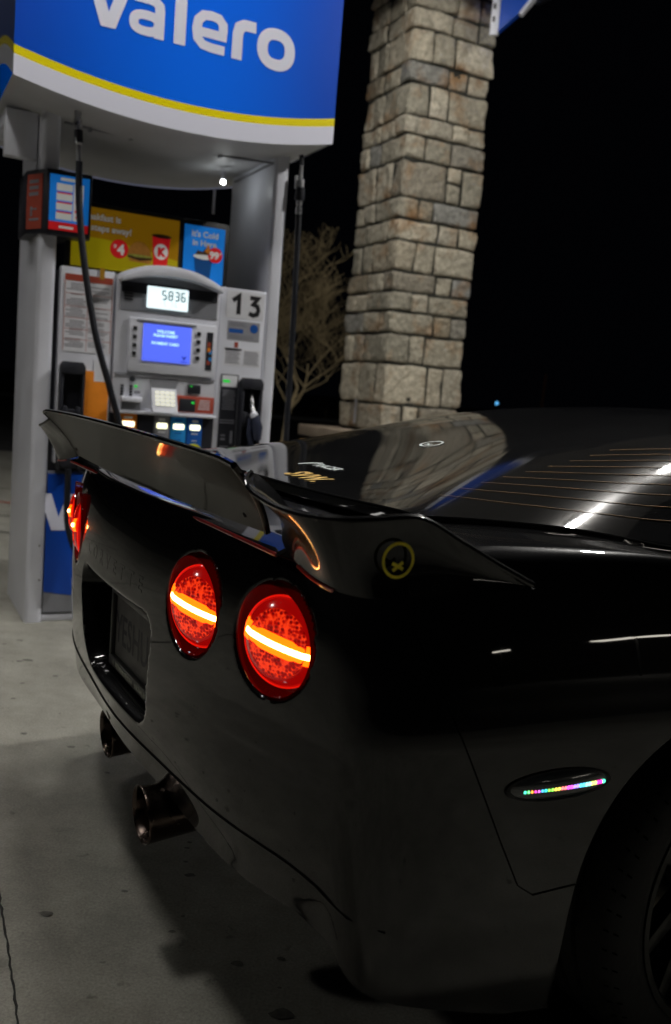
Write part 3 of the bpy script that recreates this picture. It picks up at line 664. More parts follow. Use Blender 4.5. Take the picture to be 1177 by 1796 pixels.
# adverts in black frames behind the arch
fr = MB(); fr.box(.13, .89, .075, .12, 1.62, 1.915); frm = fr.build('advert_frame', M['black'], pump, bevel=.004)
ad = MB().box(.150, .642, .070, .075, 1.63, 1.895).build('breakfast_advert', M['adgold'], frm)
MB().prism([(.150, 1.63), (.642, 1.63), (.642, 1.71), (.45, 1.745), (.3, 1.762), (.150, 1.765)], lambda a, b, d: (a, d, b), .0688, .070).build('yellow_ground', M['adyellow'], ad)
tx = MB(); text_on(tx, 'Breakfast is', .040, lambda x, y: (.182+x, .0686, 1.842+y), bold=.0012); text_on(tx, '20 steps away!', .040, lambda x, y: (.182+x, .0686, 1.795+y), bold=.0012)
tx.build('lettering', M['adtext'], ad)
MB().prism(ellipse(.365, 1.728, .042, .042), lambda a, b, d: (a, d, b), .0675, .0688).build('price_disc', M['adred'], ad)
tx = MB(); text_on(tx, '4', .062, lambda x, y: (.357+x, .0668, 1.705+y), bold=.003); text_on(tx, '$', .026, lambda x, y: (.338+x, .0668, 1.728+y), bold=.001); tx.build('price_text', M['adwhite'], ad)
MB().prism([(.400, 1.712)] + [(lerp(.400, .515, k/14), 1.712+.062*math.sin(math.pi*k/14)**.55) for k in range(1, 14)] + [(.515, 1.712)], lambda a, b, d: (a, d, b), .0675, .0688).build('burger_bun', M['bun'], ad)
MB().prism([(.405, 1.713), (.515, 1.711), (.517, 1.698), (.46, 1.688), (.405, 1.700)], lambda a, b, d: (a, d, b), .0672, .0688).build('burger_patty', M['patty'], ad)
MB().prism([(.402, 1.712), (.44, 1.716), (.518, 1.714), (.512, 1.706), (.45, 1.702), (.41, 1.706)], lambda a, b, d: (a, d, b), .0664, .0672).build('burger_lettuce', M['lettuce'], ad)
MB().prism([(.405, 1.696), (.515, 1.694), (.508, 1.680), (.415, 1.682)], lambda a, b, d: (a, d, b), .0674, .0688).build('burger_base', M['bun'], ad)
MB().prism([(.525, 1.672), (.590, 1.672), (.602, 1.810), (.515, 1.810)], lambda a, b, d: (a, d, b), .0675, .0688).build('paper_cup', M['adred'], ad)
MB().prism(ellipse(.559, 1.812, .047, .009), lambda a, b, d: (a, d, b), .0664, .0688).build('cup_lid', M['patty'], ad)
MB().prism(ellipse(.559, 1.742, .033, .036), lambda a, b, d: (a, d, b), .0664, .0674).build('cup_disc', M['adwhite'], ad)
tx = MB(); text_on(tx, 'K', .052, lambda x, y: (.5425+x, .0656, 1.723+y), bold=.0035); tx.build('cup_letter', M['adred'], ad)
ad = MB().box(.668, .868, .070, .075, 1.625, 1.888).build('cold_drink_advert', M['adblue'], frm)
tx = MB(); text_on(tx, "It's Cold", .039, lambda x, y: (.768+x, .0686, 1.838+y), bold=.0012, align='CENTER'); text_on(tx, 'in Here', .039, lambda x, y: (.768+x, .0686, 1.797+y), bold=.0012, align='CENTER')
tx.build('lettering', M['adtext'], ad)
MB().prism([(.720, 1.745), (.81, 1.745), (.800, 1.640), (.735, 1.640)], lambda a, b, d: (a, d, b), .0675, .0688).build('blue_cup', mat('cup blue', (.01, .10, .34), .4), ad)
MB().prism(ellipse(.765, 1.748, .050, .013), lambda a, b, d: (a, d, b), .0664, .0674).build('cup_rim', M['adwhite'], ad)
MB().prism([(.725, 1.755), (.735, 1.775), (.76, 1.770), (.785, 1.80), (.795, 1.785), (.805, 1.76)], lambda a, b, d: (a, d, b), .0650, .0663).build('ice_cola', M['patty'], ad)
MB().prism([(.770, 1.772), (.785, 1.808), (.80, 1.78), (.79, 1.765)], lambda a, b, d: (a, d, b), .0642, .0649).build('flame_piece', M['orange'], ad)
MB().prism(ellipse(.823, 1.762, .036, .036), lambda a, b, d: (a, d, b), .0650, .0664).build('price_disc', M['adred'], ad)
tx = MB(); text_on(tx, '99', .046, lambda x, y: (.795+x, .0644, 1.745+y), bold=.002); text_on(tx, '¢', .022, lambda x, y: (.844+x, .0644, 1.765+y), bold=.0008); tx.build('price_text', M['adwhite'], ad)
# corner display box wrapped round the left column
bx = MB().prism([(-.048, .30), (-.048, .09), (.018, -.045), (.205, -.055), (.218, .0), (.10, .30)], lambda a, b, d: (a, b, d), 1.735, 2.005).build('corner_display', M['darkplastic'], pump, bevel=.004)
def face(mb, p, q_, z0, z1, a0, a1, off=.004):
    """panel on a vertical face from plan point p to q_, between fractions a0..a1"""
    p, q_ = Vector(p), Vector(q_); d = (q_-p); n = Vector((d.y, -d.x)).normalized()
    A, Bv = p + d*a0, p + d*a1
    mb.add([(*(A+n*off), z0), (*(Bv+n*off), z0), (*(Bv+n*off), z1), (*(A+n*off), z1), (*(A+n*.0005), z0), (*(Bv+n*.0005), z0), (*(Bv+n*.0005), z1), (*(A+n*.0005), z1)], [(0, 1, 2, 3), (0, 4, 5, 1), (1, 5, 6, 2), (2, 6, 7, 3), (3, 7, 4, 0)])
    return mb
FA, FB = (.018, -.045), (.205, -.055); GA, GB = (-.048, .09), (.018, -.045)
pn = face(MB(), FA, FB, 1.790, 1.985, .07, .95).build('blue_poster', M['adblue'], bx)
face(MB(), FA, FB, 1.755, 1.789, .07, .95).build('red_footer', M['adred'], bx)
q = MB()
for k in range(4): face(q, FA, FB, 1.800+.040*k, 1.830+.040*k, .22, .58, .0052)
q.build('poster_boxes', M['adwhite'], pn)
q = MB()
for z_, h_, f0, f1 in ((1.925, .012, .63, .78), (1.905, .010, .65, .80), (1.875, .014, .64, .78), (1.855, .009, .66, .77), (1.835, .012, .64, .80), (1.812, .008, .66, .78), (1.828, .006, .24, .56), (1.868, .006, .24, .56), (1.908, .006, .24, .56)): face(q, FA, FB, z_, z_+h_, f0, f1, .0062)
q.build('poster_print', M['adred'], pn)
q = MB(); face(q, FA, FB, 1.80, 1.955, .60, .82, .0050); face(q, FA, FB, 1.962, 1.975, .3, .75, .0052); q.build('poster_white', M['adwhite'], pn)
q = MB(); face(q, FA, FB, 1.764, 1.774, .3, .62, .0055); q.build('footer_print', M['adwhite'], pn)
pn = face(MB(), GA, GB, 1.755, 1.985, .10, .82).build('red_poster', M['redink'], bx)
q = MB()
for k in range(3): face(q, GA, GB, 1.895+.026*k, 1.910+.026*k, .22, .66, .0055)
face(q, GA, GB, 1.835, 1.842, .3, .6, .0055); face(q, GA, GB, 1.79, 1.80, .25, .7, .0055); face(q, GA, GB, 1.81, 1.85, .3, .38, .0056)
q.build('poster_print', M['greyink'], pn)
# sign box on top
SX0, SX1, SN = -.162, 1.226, -.30
def sag(x): t = (x - SX0) / (SX1 - SX0); return 1 - (2*t-1)**2
def zb(x): return 2.280 - .088*sag(x)
def zy0(x): return 2.358 - .086*sag(x)
def zy1(x): return 2.392 - .088*sag(x)
def yf(x): return SN - .03*sag(x)
NS = 32; xs = [lerp(SX0, SX1, k/NS) for k in range(NS+1)]
DB = .96
sg = empty('top_sign', (0, 0, 0)); sg.parent = pump
def band(z0f, z1f, name, m, side=True):
    q = MB(); q.grid([[(x, yf(x), z0f(x)) for x in xs], [(x, yf(x), z1f(x)) for x in xs]])
    q.grid([[(x, -yf(x)+.61, z0f(x)) for x in xs], [(x, -yf(x)+.61, z1f(x)) for x in xs]])
    o_ = q.build(name, M[m], sg)
    NK = 16
    for X in (SX0, SX1):
        e = MB()
        g_ = (lambda k: .17*math.sin(math.pi*k/NK)) if (X == SX0) else (lambda k: 0)
        e.grid([[(X, lerp(SN, .61-SN, k/NK), z0f(X) + g_(k)) for k in range(NK+1)], [(X, lerp(SN, .61-SN, k/NK), (z1f(X) + g_(k)) if z1f(X) < 2.9 else z1f(X)) for k in range(NK+1)]])
        e.build(name + '_end', M[{'signwhite': 'grey', 'signyellow': 'yellowpaint', 'signblue': 'bluepaint'}[m]], sg)
    return o_
band(zb, zy0, 'white_band', 'signwhite'); band(zy0, zy1, 'yellow_stripe', 'signyellow'); band(zy1, lambda x: 3.02 - .05*(1-sag(x)), 'blue_face', 'signblue')
q = MB()
for off in (0, .61-2*SN): pass
lw = MB(); word(lw, lambda x, y, d: (x, yf(x) - .003 - d, y), .178, 2.528, .163); lw.build('lettering', M['signwhite'], sg)
so = MB(); so.grid([[(x, lerp(yf(x)+.012, -yf(x)+.598, k/6), zb(x)+.006) for x in xs] for k in range(7)]); so.build('soffit', M['soffit'], sg)
tp = MB(); tp.grid([[(x, yf(x), 3.02-.05*(1-sag(x))) for x in xs], [(x, -yf(x)+.61, 3.02-.05*(1-sag(x))) for x in xs]]); tp.build('top_cover', M['soffit'], sg)
jt = MB(); jt.tube([(.09, .02, 2.22), (.35, .02, 2.212), (.6, .02, 2.21), (.85, .02, 2.215), (1.06, .02, 2.225)], .006, 8); jt.tube([(1.068, .02, 2.225), (1.068, .55, 2.225)], .006, 8)
for x in (.2, .38, .55, .8): jt.box(x-.008, x+.008, .005, .03, 2.2, 2.222)
jt.build('soffit_bar', M['grey'], pump)
for x0, x1 in ((-.14, -.085), (-.055, .0)):
    MB().box(x0, x1, .12, .5, 2.20, 2.26).build('side_bracket', M['white'], pump, bevel=.004)
MB().box(-.14, -.005, .1, .16, 2.06, 2.255).build('side_bracket_plate', M['white2'], pump, bevel=.004)
# lamp under the soffit
lp = MB().lathe([(0, .0), (0, .011), (.012, .011), (.018, .0)], (.905, .26, 2.155), (0, 0, -1), 16).build('pump_lamp', M['led'], pump)
MB().box(.895, .915, .25, .27, 2.157, 2.20).build('lamp_stem', M['white'], pump)
MB().box(.852, .864, .24, .246, 1.985, 2.10).build('hanging_tab', M['white'], pump)
# hoses
def hose(pts, name, fit_z):
    P = [Vector(p) for p in pts]; out = []
    for i in range(len(P)-1):
        p0, p1, p2, p3 = P[max(i-1, 0)], P[i], P[i+1], P[min(i+2, len(P)-1)]
        for k in range(8):
            t = k/8; out.append(.5*((2*p1)+(-p0+p2)*t+(2*p0-5*p1+4*p2-p3)*t*t+(-p0+3*p1-3*p2+p3)*t**3))
    out.append(P[-1])
    h = MB().tube(out, .0145, 14).build(name, M['hose'], pump, smooth=True)
    return h
hA = hose([(.128, -.16, 2.03), (.135, -.165, 1.85), (.165, -.17, 1.62), (.225, -.17, 1.33), (.30, -.165, 1.10), (.365, -.15, .90), (.40, -.12, .70), (.36, -.10, .45), (.25, -.07, .30), (.17, -.05, .45), (.16, -.04, .72)], 'hose', 2.0)
ft = MB(); ft.tube([(.113, -.155, 2.30), (.115, -.155, 2.225)], .008, 10); ft.lathe([(0, .004), (0, .014), (.03, .014), (.032, .017), (.07, .017), (.072, .013), (.10, .013), (.105, .017), (.13, .017), (.135, .012), (.20, .012), (.20, .004)], (.115, -.155, 2.23), (.05, -.03, -1), 16)
ft.build('hose_fitting', M['chrome'], hA, smooth=True)
MB().lathe([(0, .004), (0, .0185), (.05, .0185), (.05, .004)], (.120, -.157, 2.155), (.05, -.02, -1), 14).build('breakaway_collar', M['darkplastic'], hA, smooth=True)
MB().tube([(.105, -.15, 2.42), (.113, -.155, 2.29)], .011, 10).build('hose_top', M['hose'], hA)
MB().tube([(.124, -.158, 2.42), (.126, -.16, 2.25)], .006, 8).build('yellow_line', M['yellow'], hA)
hB = hose([(1.205, -.02, 2.0), (1.213, -.02, 1.7), (1.222, -.02, 1.3), (1.225, -.02, .9), (1.225, -.03, .55), (1.2, -.05, .36), (1.13, -.06, .34), (1.06, -.06, .55), (1.03, -.06, .80), (1.02, -.06, .88)], 'hose', 2.0)
MB().tube([(1.178, -.02, 2.18), (1.18, -.02, 2.12)], .008, 8).build('bleed_stub', M['chrome'], hB, smooth=True); ft = MB(); ft.tube([(1.20, -.02, 2.24), (1.202, -.02, 2.15)], .009, 8); ft.lathe([(0, .004), (0, .018), (.035, .018), (.035, .005)], (1.202, -.02, 2.165), (0, 0, -1), 16); ft.lathe([(0, .004), (0, .014), (.02, .014), (.02, .01), (.03, .01), (.03, .015), (.06, .015), (.06, .004)], (1.203, -.02, 2.065), (0, 0, -1), 16)
ft.build('hose_fitting', M['chrome'], hB, smooth=True)
MB().lathe([(0, .004), (0, .022), (.05, .024), (.06, .019), (.06, .005)], (1.203, -.02, 2.125), (0, 0, -1), 16).build('breakaway_collar', M['darkplastic'], hB, smooth=True)
MB().tube([(1.19, -.02, 2.36), (1.20, -.02, 2.23)], .011, 10).build('hose_top', M['hose'], hB)
# nozzle in the right boot
nz = MB(); nz.tube([(1.022, -.03, 1.12), (1.018, -.05, 1.06), (1.024, -.07, 1.02)], [.010, .011, .013], 12); noz = nz.build('nozzle', M['chrome'], pump, smooth=True)
MB().lathe([(0, .0), (.004, .012), (.018, .020), (.032, .016), (.04, .0)], (1.018, -.078, 1.035), (.1, -.4, -1), 16).build('nozzle_cap', M['white2'], noz, smooth=True)
nb = MB(); nb.tube([(1.026, -.085, 1.015), (1.036, -.098, .96), (1.040, -.095, .90)], [.02, .026, .018], 12); nb.tube([(1.012, -.06, 1.0), (1.004, -.07, .93), (1.02, -.075, .87)], [.012, .012, .012], 10)
nb.build('nozzle_grip', mat('blue grey grip', (.03, .035, .06), .35), noz, smooth=True)
MB().tube([(1.02, -.07, .88), (1.0, -.06, .83), (1.0, -.04, .78)], .013, 10).build('nozzle_hose_end', M['hose'], noz, smooth=True)
q = MB(); 
for x, z_ in ((.055, .36), (.06, .20)): q.lathe([(0, .0045), (.002, .004), (.003, 0)], (x, 0, z_), (0, -1, 0), 10)
q.build('screw', M['ink'], pump)
#@@CAR
# ------------------------------------------------------------------ sports car (x forward, y left, z up)
car = empty('sports_car', CAR0, YAW); tag(car, 'low black sports coupe with tall duckbill spoiler and round red tail lights', 'car')
ctrl = [(.012, 0), (.016, .15), (.030, .30), (.050, .45), (.070, .56), (.096, .67), (.118, .745), (.140, .800), (.168, .832), (.215, .853), (.285, .869), (.37, .880), (.48, .889), (.62, .899), (.78, .908), (.95, .914), (1.15, .907), (1.45, .882), (1.9, .868), (2.4, .872), (2.9, .89), (3.3, .905), (3.62, .905), (3.9, .885), (4.15, .80), (4.3, .64), (4.38, .42), (4.41, .2), (4.415, 0)]
def catmull(P, k):
    out = []
    for i in range(len(P)-1):
        p0 = P[i-1] if i else (P[1][0], -P[1][1]); p3 = P[i+2] if i+2 < len(P) else (P[-2][0], -P[-2][1]); p1, p2 = P[i], P[i+1]
        # centripetal-ish via plain CR
        for j in range(k):
            t = j/k; out.append(tuple(.5*((2*p1[c])+(-p0[c]+p2[c])*t+(2*p0[c]-5*p1[c]+4*p2[c]-p3[c])*t*t+(-p0[c]+3*p1[c]-3*p2[c]+p3[c])*t**3) for c in (0, 1)))
    out.append(P[-1]); return out
fine = catmull(ctrl, 24); acc = [0]
for a, b in zip(fine, fine[1:]): acc.append(acc[-1] + math.hypot(b[0]-a[0], b[1]-a[1]))
def at_len(s):
    lo, hi = 0, len(acc)-1
    while hi-lo > 1:
        m_ = (lo+hi)//2
        if acc[m_] <= s: lo = m_
        else: hi = m_
    t = (s-acc[lo])/(acc[hi]-acc[lo]); return tuple(lerp(fine[lo][c], fine[hi][c], t) for c in (0, 1))
def nrm_at(s):
    a, b = at_len(max(0, s-.012)), at_len(min(acc[-1], s+.012)); t = Vector((b[0]-a[0], b[1]-a[1])).normalized(); return Vector((-t.y, t.x))  # inward?
WH = [(.935, .372), (3.62, .362)]
def zs_(u): return sinterp(u, [0, .1, .36, .49, .67, .78, .89, 1.2, 2.0, 2.9, 3.3, 3.8, 4.2, 4.42], [.925, .925, .950, .948, .938, .925, .905, .893, .885, .87, .845, .78, .66, .56])
def zbot(u, v): return max(zbase(u, v), zarch(u, v))
def zbase(u, v):
    if u < .6 or abs(v) < .8:
        if u < 2: z = (interp(abs(v), [.60, .72, .80, .835, .858], [.362, .370, .350, .305, .278]) if u < .23 else interp(u, [.23, .31, .42, .5], [.278, .256, .225, .215]))
        else: z = .2
    else: z = .2
    return z
def zarch(u, v):
    z = 0
    if abs(v) > .5:
        for cx, r in WH:
            dx = abs(u-cx)/(r+.045)
            if dx < 1: z = max(z, .335 + r*(1-dx**2.3)**(1/2.3)) if dx < .985 or True else z
    return z
D_rear_z = [.30, .37, .43, .50, .58, .66, .76, .84, .90, .95]; D_rear = [.075, .058, .036, .016, .004, 0, .003, .012, .026, .05]
D_side_z = [.20, .30, .42, .55, .66, .74, .82, .87, .905, .930, .940, .946]; D_side = [.014, .006, .001, 0, 0, .010, .024, .036, .045, .053, .059, .071]
LAMPC = [(.652, .776), (.42, .776)]; LR = .0855
def sd_rrect(x, y, cx, cy, hx, hy, r):
    qx, qy = abs(x-cx)-hx+r, abs(y-cy)-hy+r
    return math.hypot(max(qx, 0), max(qy, 0)) + min(max(qx, qy), 0) - r
def recess(v, z):
    """forward push of the tail panel for plate recess and lamp bowls"""
    d = 0
    hx = .262 - .04*(.71-z)/.2
    s = sd_rrect(v, z, 0, .602, hx, .108, .05)
    if s < .012: d = max(d, .085*sstep((.012-s)/.016))
    for cv, cz in LAMPC:
        rr_ = math.hypot(abs(v)-cv+.011, z-cz)
        if rr_ < LR+.012: d = max(d, .052*sstep((LR+.005-rr_)/.014) + 0)
    return d
def body_pt(s, zt, side):
    u, v = at_len(s); n = nrm_at(s)   # points inward for this orientation
    w_ = sstep((.86-v)/.10) if u < 1 else (sstep((.86-v)/.2) if u > 3.5 else 0)
    zS = zs_(u); zB = zbot(u, v); z = max(zB, lerp(zbase(u, v), zS, zt)); zn = z*lerp(1, .945/zS, sstep((u-.45)/.45))
    dr = sinterp(z if u < 1 else zn, D_rear_z, D_rear)
    if u < 1 and z < .6: dr *= 1 - .62*sstep((abs(v)-.15)/.5)
    d = lerp(sinterp(zn, D_side_z, D_side), dr, w_)
    # arch lip flare
    pu, pv = u + n.x*d, v + n.y*d
    if u < .4: pu += recess(v, z)
    return pu, pv, z
mid = at_len(acc[-1]*.4)
if (Vector(mid) + nrm_at(acc[-1]*.4)*.1).y > mid[1]:
    _n = nrm_at; nrm_at = lambda s: -_n(s)
ss = []; s = 0
while s < acc[-1]:
    ss.append(s); u, v = at_len(s)
    if u < .3: s += .0062
    elif u < .42: s += .012
    elif u < .70: s += .007
    elif u < 1.4: s += .02
    elif 3.15 < u < 3.35 or 3.9 < u < 4.08: s += .012
    else: s += .03
ss.append(acc[-1])
NZ = 110
cols = []
for s in ss:
    u0, v0 = at_len(s); col = [body_pt(s, k/NZ, 1) for k in range(NZ+1)]
    a = Vector(col[-1]); b_ = Vector(col[-2]); 
    sp = Vector((min(max(a.x, .55), 3.6), 0)); zS = a.z
    # roll over the shoulder to the deck
    for k in range(1, 25):
        t = (k/24)**1.6; p = Vector((a.x, a.y)).lerp(sp, t)
        zd = zs_(p.x) + .012*(1 - (p.y/.75)**2) if False else zs_(p.x)
        lift = .003*(1-math.exp(-t*70)); drop = 0
        if .26 < p.x < 3.2: drop = .035*sstep((.60-abs(p.y))/.06)*sstep((p.x-.28)/.05)
        zt_ = lerp(zS, zd, min(1, t*8)) + lift
        if p.x > 3.2: zt_ += .02*(1-(p.y/.8)**2)*sstep((p.x-3.2)/.3)
        col.append((p.x, p.y, zt_ - drop))
    cols.append(col)
rows = []
for k in range(len(cols[0])):
    r = [(c[k][0], -c[k][1], c[k][2]) for c in cols]            # right side: y = -v
    l = [(c[k][0], c[k][1], c[k][2]) for c in cols][::-1]
    rows.append(r + l[1:-1])
bd = MB(); bd.grid(rows, closed=True); body = bd.build('body', M['paint'], car, smooth=True, weld=True, auto=1.2)
# arch and sill inner lips
lip = MB()
for sgn in (-1, 1):
    r0 = [(c[0][0], sgn*c[0][1], c[0][2]) for c in cols]; r1 = [(c[0][0], sgn*max(0, c[0][1]-.045), c[0][2]+.004) if at_len(s)[0] > .25 else (c[0][0]+.06, sgn*c[0][1]*.97, c[0][2]+.004) for c, s in zip(cols, ss)]
    lip.grid([r0, r1])
lip.build('inner_lip', M['liner'], body)
fl_ = MB(); fl_.prism([(.30, -.45), (.30, .45), (.5, .62), (1.42, .66), (3.1, .75), (4.1, .70), (4.3, .4), (4.3, -.4), (4.1, -.70), (3.1, -.75), (1.42, -.66), (.5, -.62)], lambda a, b, d: (a, b, d), .27, .36); fl_.build('underbody', M['underbody'], car)
wl = MB()
for cx, r in WH:
    for sgn in (-1, 1):
        A = [(cx + (r+.05)*math.cos(math.pi*k/16), .30+(r+.03)*math.sin(math.pi*k/16)) for k in range(17)]
        wl.grid([[(a, sgn*.86, b) for a, b in A], [(a, sgn*.55, b) for a, b in A]]); wl.add([(a, sgn*.55, b) for a, b in A], [tuple(range(17))])
wl.build('wheel_well', M['liner'], car)
# glasshouse surface
ZCX, ZCY = [.28,.4,.5,.6,.7,.8,.9,1.0,1.1,1.2,1.3,1.46,1.6,1.8,2.0,2.3,2.6,2.95,3.2], [.974,.990,1.005,1.022,1.043,1.068,1.095,1.119,1.138,1.153,1.164,1.177,1.186,1.193,1.196,1.18,1.10,.96,.88]
def vedge(u): return sinterp(u, [.28, .36, .49, .67, .8, 1.0, 1.5, 2.2, 3.0, 3.2], [.55, .585, .615, .645, .665, .68, .69, .70, .70, .66])
def zedge(u): return zs_(u) + .013
def pexp(u): return sinterp(u, [.28, .9, 1.6, 2.4, 3.2], [4.5, 4.5, 4.0, 3.4, 2.4])
def smooth_lut(fn, a=.0, b=3.4, sig=.085, n=680):
    raw = [fn(lerp(a, b, i/n)) for i in range(n+1)]; h = (b-a)/n; K = int(3*sig/h); wk = [math.exp(-.5*(k*h/sig)**2) for k in range(-K, K+1)]; sw = sum(wk); out = []
    for i in range(n+1):
        t = 0
        for k in range(-K, K+1):
            j = i+k
            val = raw[0] + (raw[1]-raw[0])*j if j < 0 else (raw[n] + (raw[n]-raw[n-1])*(j-n) if j > n else raw[j]); t += val*wk[k+K]
        out.append(t/sw)
    def f(u):
        x = (u-a)/h; i = max(0, min(n-1, int(x))); return lerp(out[i], out[i+1], x-i)
    return f
zcen = smooth_lut(lambda u: interp(u, ZCX, ZCY) if u > .28 else ZCY[0] - (.28-u)*.133, sig=.11); vedge = smooth_lut(vedge, sig=.07); zedge = smooth_lut(zedge, sig=.07); pexp = smooth_lut(pexp, sig=.1)
def S(u, v):
    t = min(1, abs(v)/vedge(u)); return zedge(u) + (zcen(u)-zedge(u))*(1-t**pexp(u))
def u0(t): return .283 + .10*abs(t)**5
def shell(name, ua, ub, m, parent, tmax=1., nu=60, nv=72, skirt=.02):
    rows = []
    for i in range(nu+1):
        row = []
        for j in range(nv+1):
            t = (2*j/nv-1); t = math.copysign(1-(1-abs(t))**1.35, t)*tmax; a = ua(t) if callable(ua) else ua; u = lerp(a, ub, i/nu)
            row.append((u, -vedge(u)*t, S(u, vedge(u)*t)))
        rows.append(row)
    q = MB().grid(rows)
    # turned-down edges
    ed = [rows[0], [(x+.002, y, z-skirt) for x, y, z in rows[0]]]; q.grid(ed)
    for jj in (0, nv): q.grid([[r[jj] for r in rows], [(r[jj][0], r[jj][1]*.997, r[jj][2]-skirt) for r in rows]])
    return q.build(name, m, parent, smooth=True, weld=True, auto=.9)
hg = shell('hatch_glass', u0, 1.62, M['glass'], car, nu=90)
shell('roof_panel', 1.63, 2.28, M['paint'], car, tmax=1.)
shell('windscreen', 2.29, 3.12, M['glass'], car)
# glass edge line, just outside the hatch glass
def tube_on(pts, r, name, m, parent, seg=6): return MB().tube(pts, r, seg).build(name, m, parent, smooth=True)
eg = [(lerp(1.62, u0(1), k/30), -vedge(lerp(1.62, u0(1), k/30)), S(lerp(1.62, u0(1), k/30), vedge(lerp(1.62, u0(1), k/30)))-.001) for k in range(31)]
cc = [(u0(t), -vedge(u0(t))*t, S(u0(t), vedge(u0(t))*t)-.001) for t in [1-.05*k for k in range(1, 40)]]
tube_on(eg + cc + [(a, -b, c) for a, b, c in eg[::-1]], .0028, 'glass_seal', M['seam'], hg)
df = MB()
for sg_ in (1, -1):
    for k in range(9):
        row = []
        for j in range(61):
            u = lerp(.48 + .06*k, 1.58, j/60); v = min(sinterp(u, [.40, .47, .595, .752, .936, 1.2, 1.6], [.43, .492, .567, .611, .635, .65, .66]), .955*vedge(u)) - k*(.019 + .055*math.exp(-(u-.5)/.22)); row.append((u, -sg_*v, S(u, v) + .0012))
        wd_ = .0011
        df.grid([[(a, b-wd_, c) for a, b, c in row], [(a, b+wd_, c+.0002) for a, b, c in row]])
df.build('rib_reflection_lines', M['rib_reflection'], hg)
def glass_map(uc, vc, ang=0, su=1., sv=1.):
    ca, sa = math.cos(ang), math.sin(ang)
    def f(x, y):
        v = vc + (x*ca - y*sa)*sv; u = uc + (x*sa + y*ca)*su; return (u, -v, S(u, v)+.0016)
    return f
tx = MB(); text_on(tx, 'SVW.', .060, glass_map(.33, .148, -.02, 1.1, 1.0), bold=.0022, shear=.3); tx.build('ochre_decal', M['sticker_o'], hg)
tx = MB(); text_on(tx, 'RACER', .033, glass_map(.425, .092, 0), bold=.0012, shear=.3)
f_ = glass_map(.425, .065)
ribbon(tx, [(-.018, -.012), (-.006, .010), (.014, .026), (.024, .022)], .012, f_)
tx.build('white_decal', M['sticker_w'], hg)
tx = MB(); f_ = glass_map(.742, .082)
ribbon(tx, ellipse(0, 0, .026, .026, 28), .006, f_, closed=True); ribbon(tx, [(-.010, -.014), (.008, -.002)], .005, f_); ribbon(tx, [(-.010, -.002), (.008, -.014)], .0048, lambda x, y: tuple(Vector(f_(x, y))+Vector((0, 0, .0003))))
tx.build('round_decal', M['sticker_w'], hg)
# panel gaps
def side_pt(u_t, z, off=.0012):
    """point on the body side at plan station u (right side)"""
    lo, hi = 0, acc[-1]
    lo = acc[24*6]
    for _ in range(40):
        m_ = (lo+hi)/2
        if at_len(m_)[0] < u_t: lo = m_
        else: hi = m_
    u, v = at_len(lo); zB, zS = zbot(u, v), zs_(u); p = body_pt(lo, (z-zbase(*at_len(lo)))/(zS-zbase(*at_len(lo))), 1); n = nrm_at(lo); return (p[0]-n.x*off, p[1]-n.y*off, z)
def gap(pts, wd=.0022, name='panel_gap'):
    for sgn in (-1, 1):
        q = MB(); P = []
        for (a, za), (b, zb_) in zip(pts, pts[1:]):
            for k in range(10): P.append(side_pt(lerp(a, b, k/10), lerp(za, zb_, k/10)))
        P.append(side_pt(*pts[-1])); q.tube([(x, sgn*y, z) for x, y, z in P], wd*.36, 5); q.build(name, M['seam'], body, smooth=True)
gap([(.188, .905), (.205, .855), (.235, .80), (.275, .72), (.325, .62), (.375, .52), (.415, .445), (.445, .425), (.50, .428), (.545, .430)])
gap([(1.78, .88), (1.76, .6), (1.80, .35), (1.86, .26)]); gap([(2.95, .86), (2.98, .6), (3.0, .4), (2.9, .27)])
# lower tail crease
def tail_pt(v, z, off=.001):
    lo, hi = 0, acc[24*10]
    for _ in range(40):
        m_ = (lo+hi)/2
        if at_len(m_)[1] < v: lo = m_
        else: hi = m_
    u, vv = at_len(lo); zB, zS = zbot(u, vv), zs_(u); p = body_pt(lo, (z-zbase(*at_len(lo)))/(zS-zbase(*at_len(lo))), 1); n = nrm_at(lo); return Vector((p[0]-n.x*off, p[1]-n.y*off, z))
q = MB()
for sgn in (-1, 1):
    P = [tail_pt(lerp(.0, .85, k/30), .428 + .018*min(1, k/22) - .05*max(0, (k/30-.8)/.2)**2) for k in range(31)]; q.tube([(p.x, sgn*p.y, p.z) for p in P], .0016, 5)
q.build('bumper_crease', M['seam'], body, smooth=True)
# embossed name on the tail
tx = MB()
for sgn in (1,):
    vs, fs = text_geo('CORVETTE', .050, bold=.001, spacing=1.95, align='CENTER')
    def em(x, y):
        p = tail_pt(min(abs(x), .5), .752+y*.85, .0004); return (p.x, -x, p.z)
    tx.add([em(x, y) for x, y, z in vs], fs)
tx.build('embossed_name', M['paint2'], body)
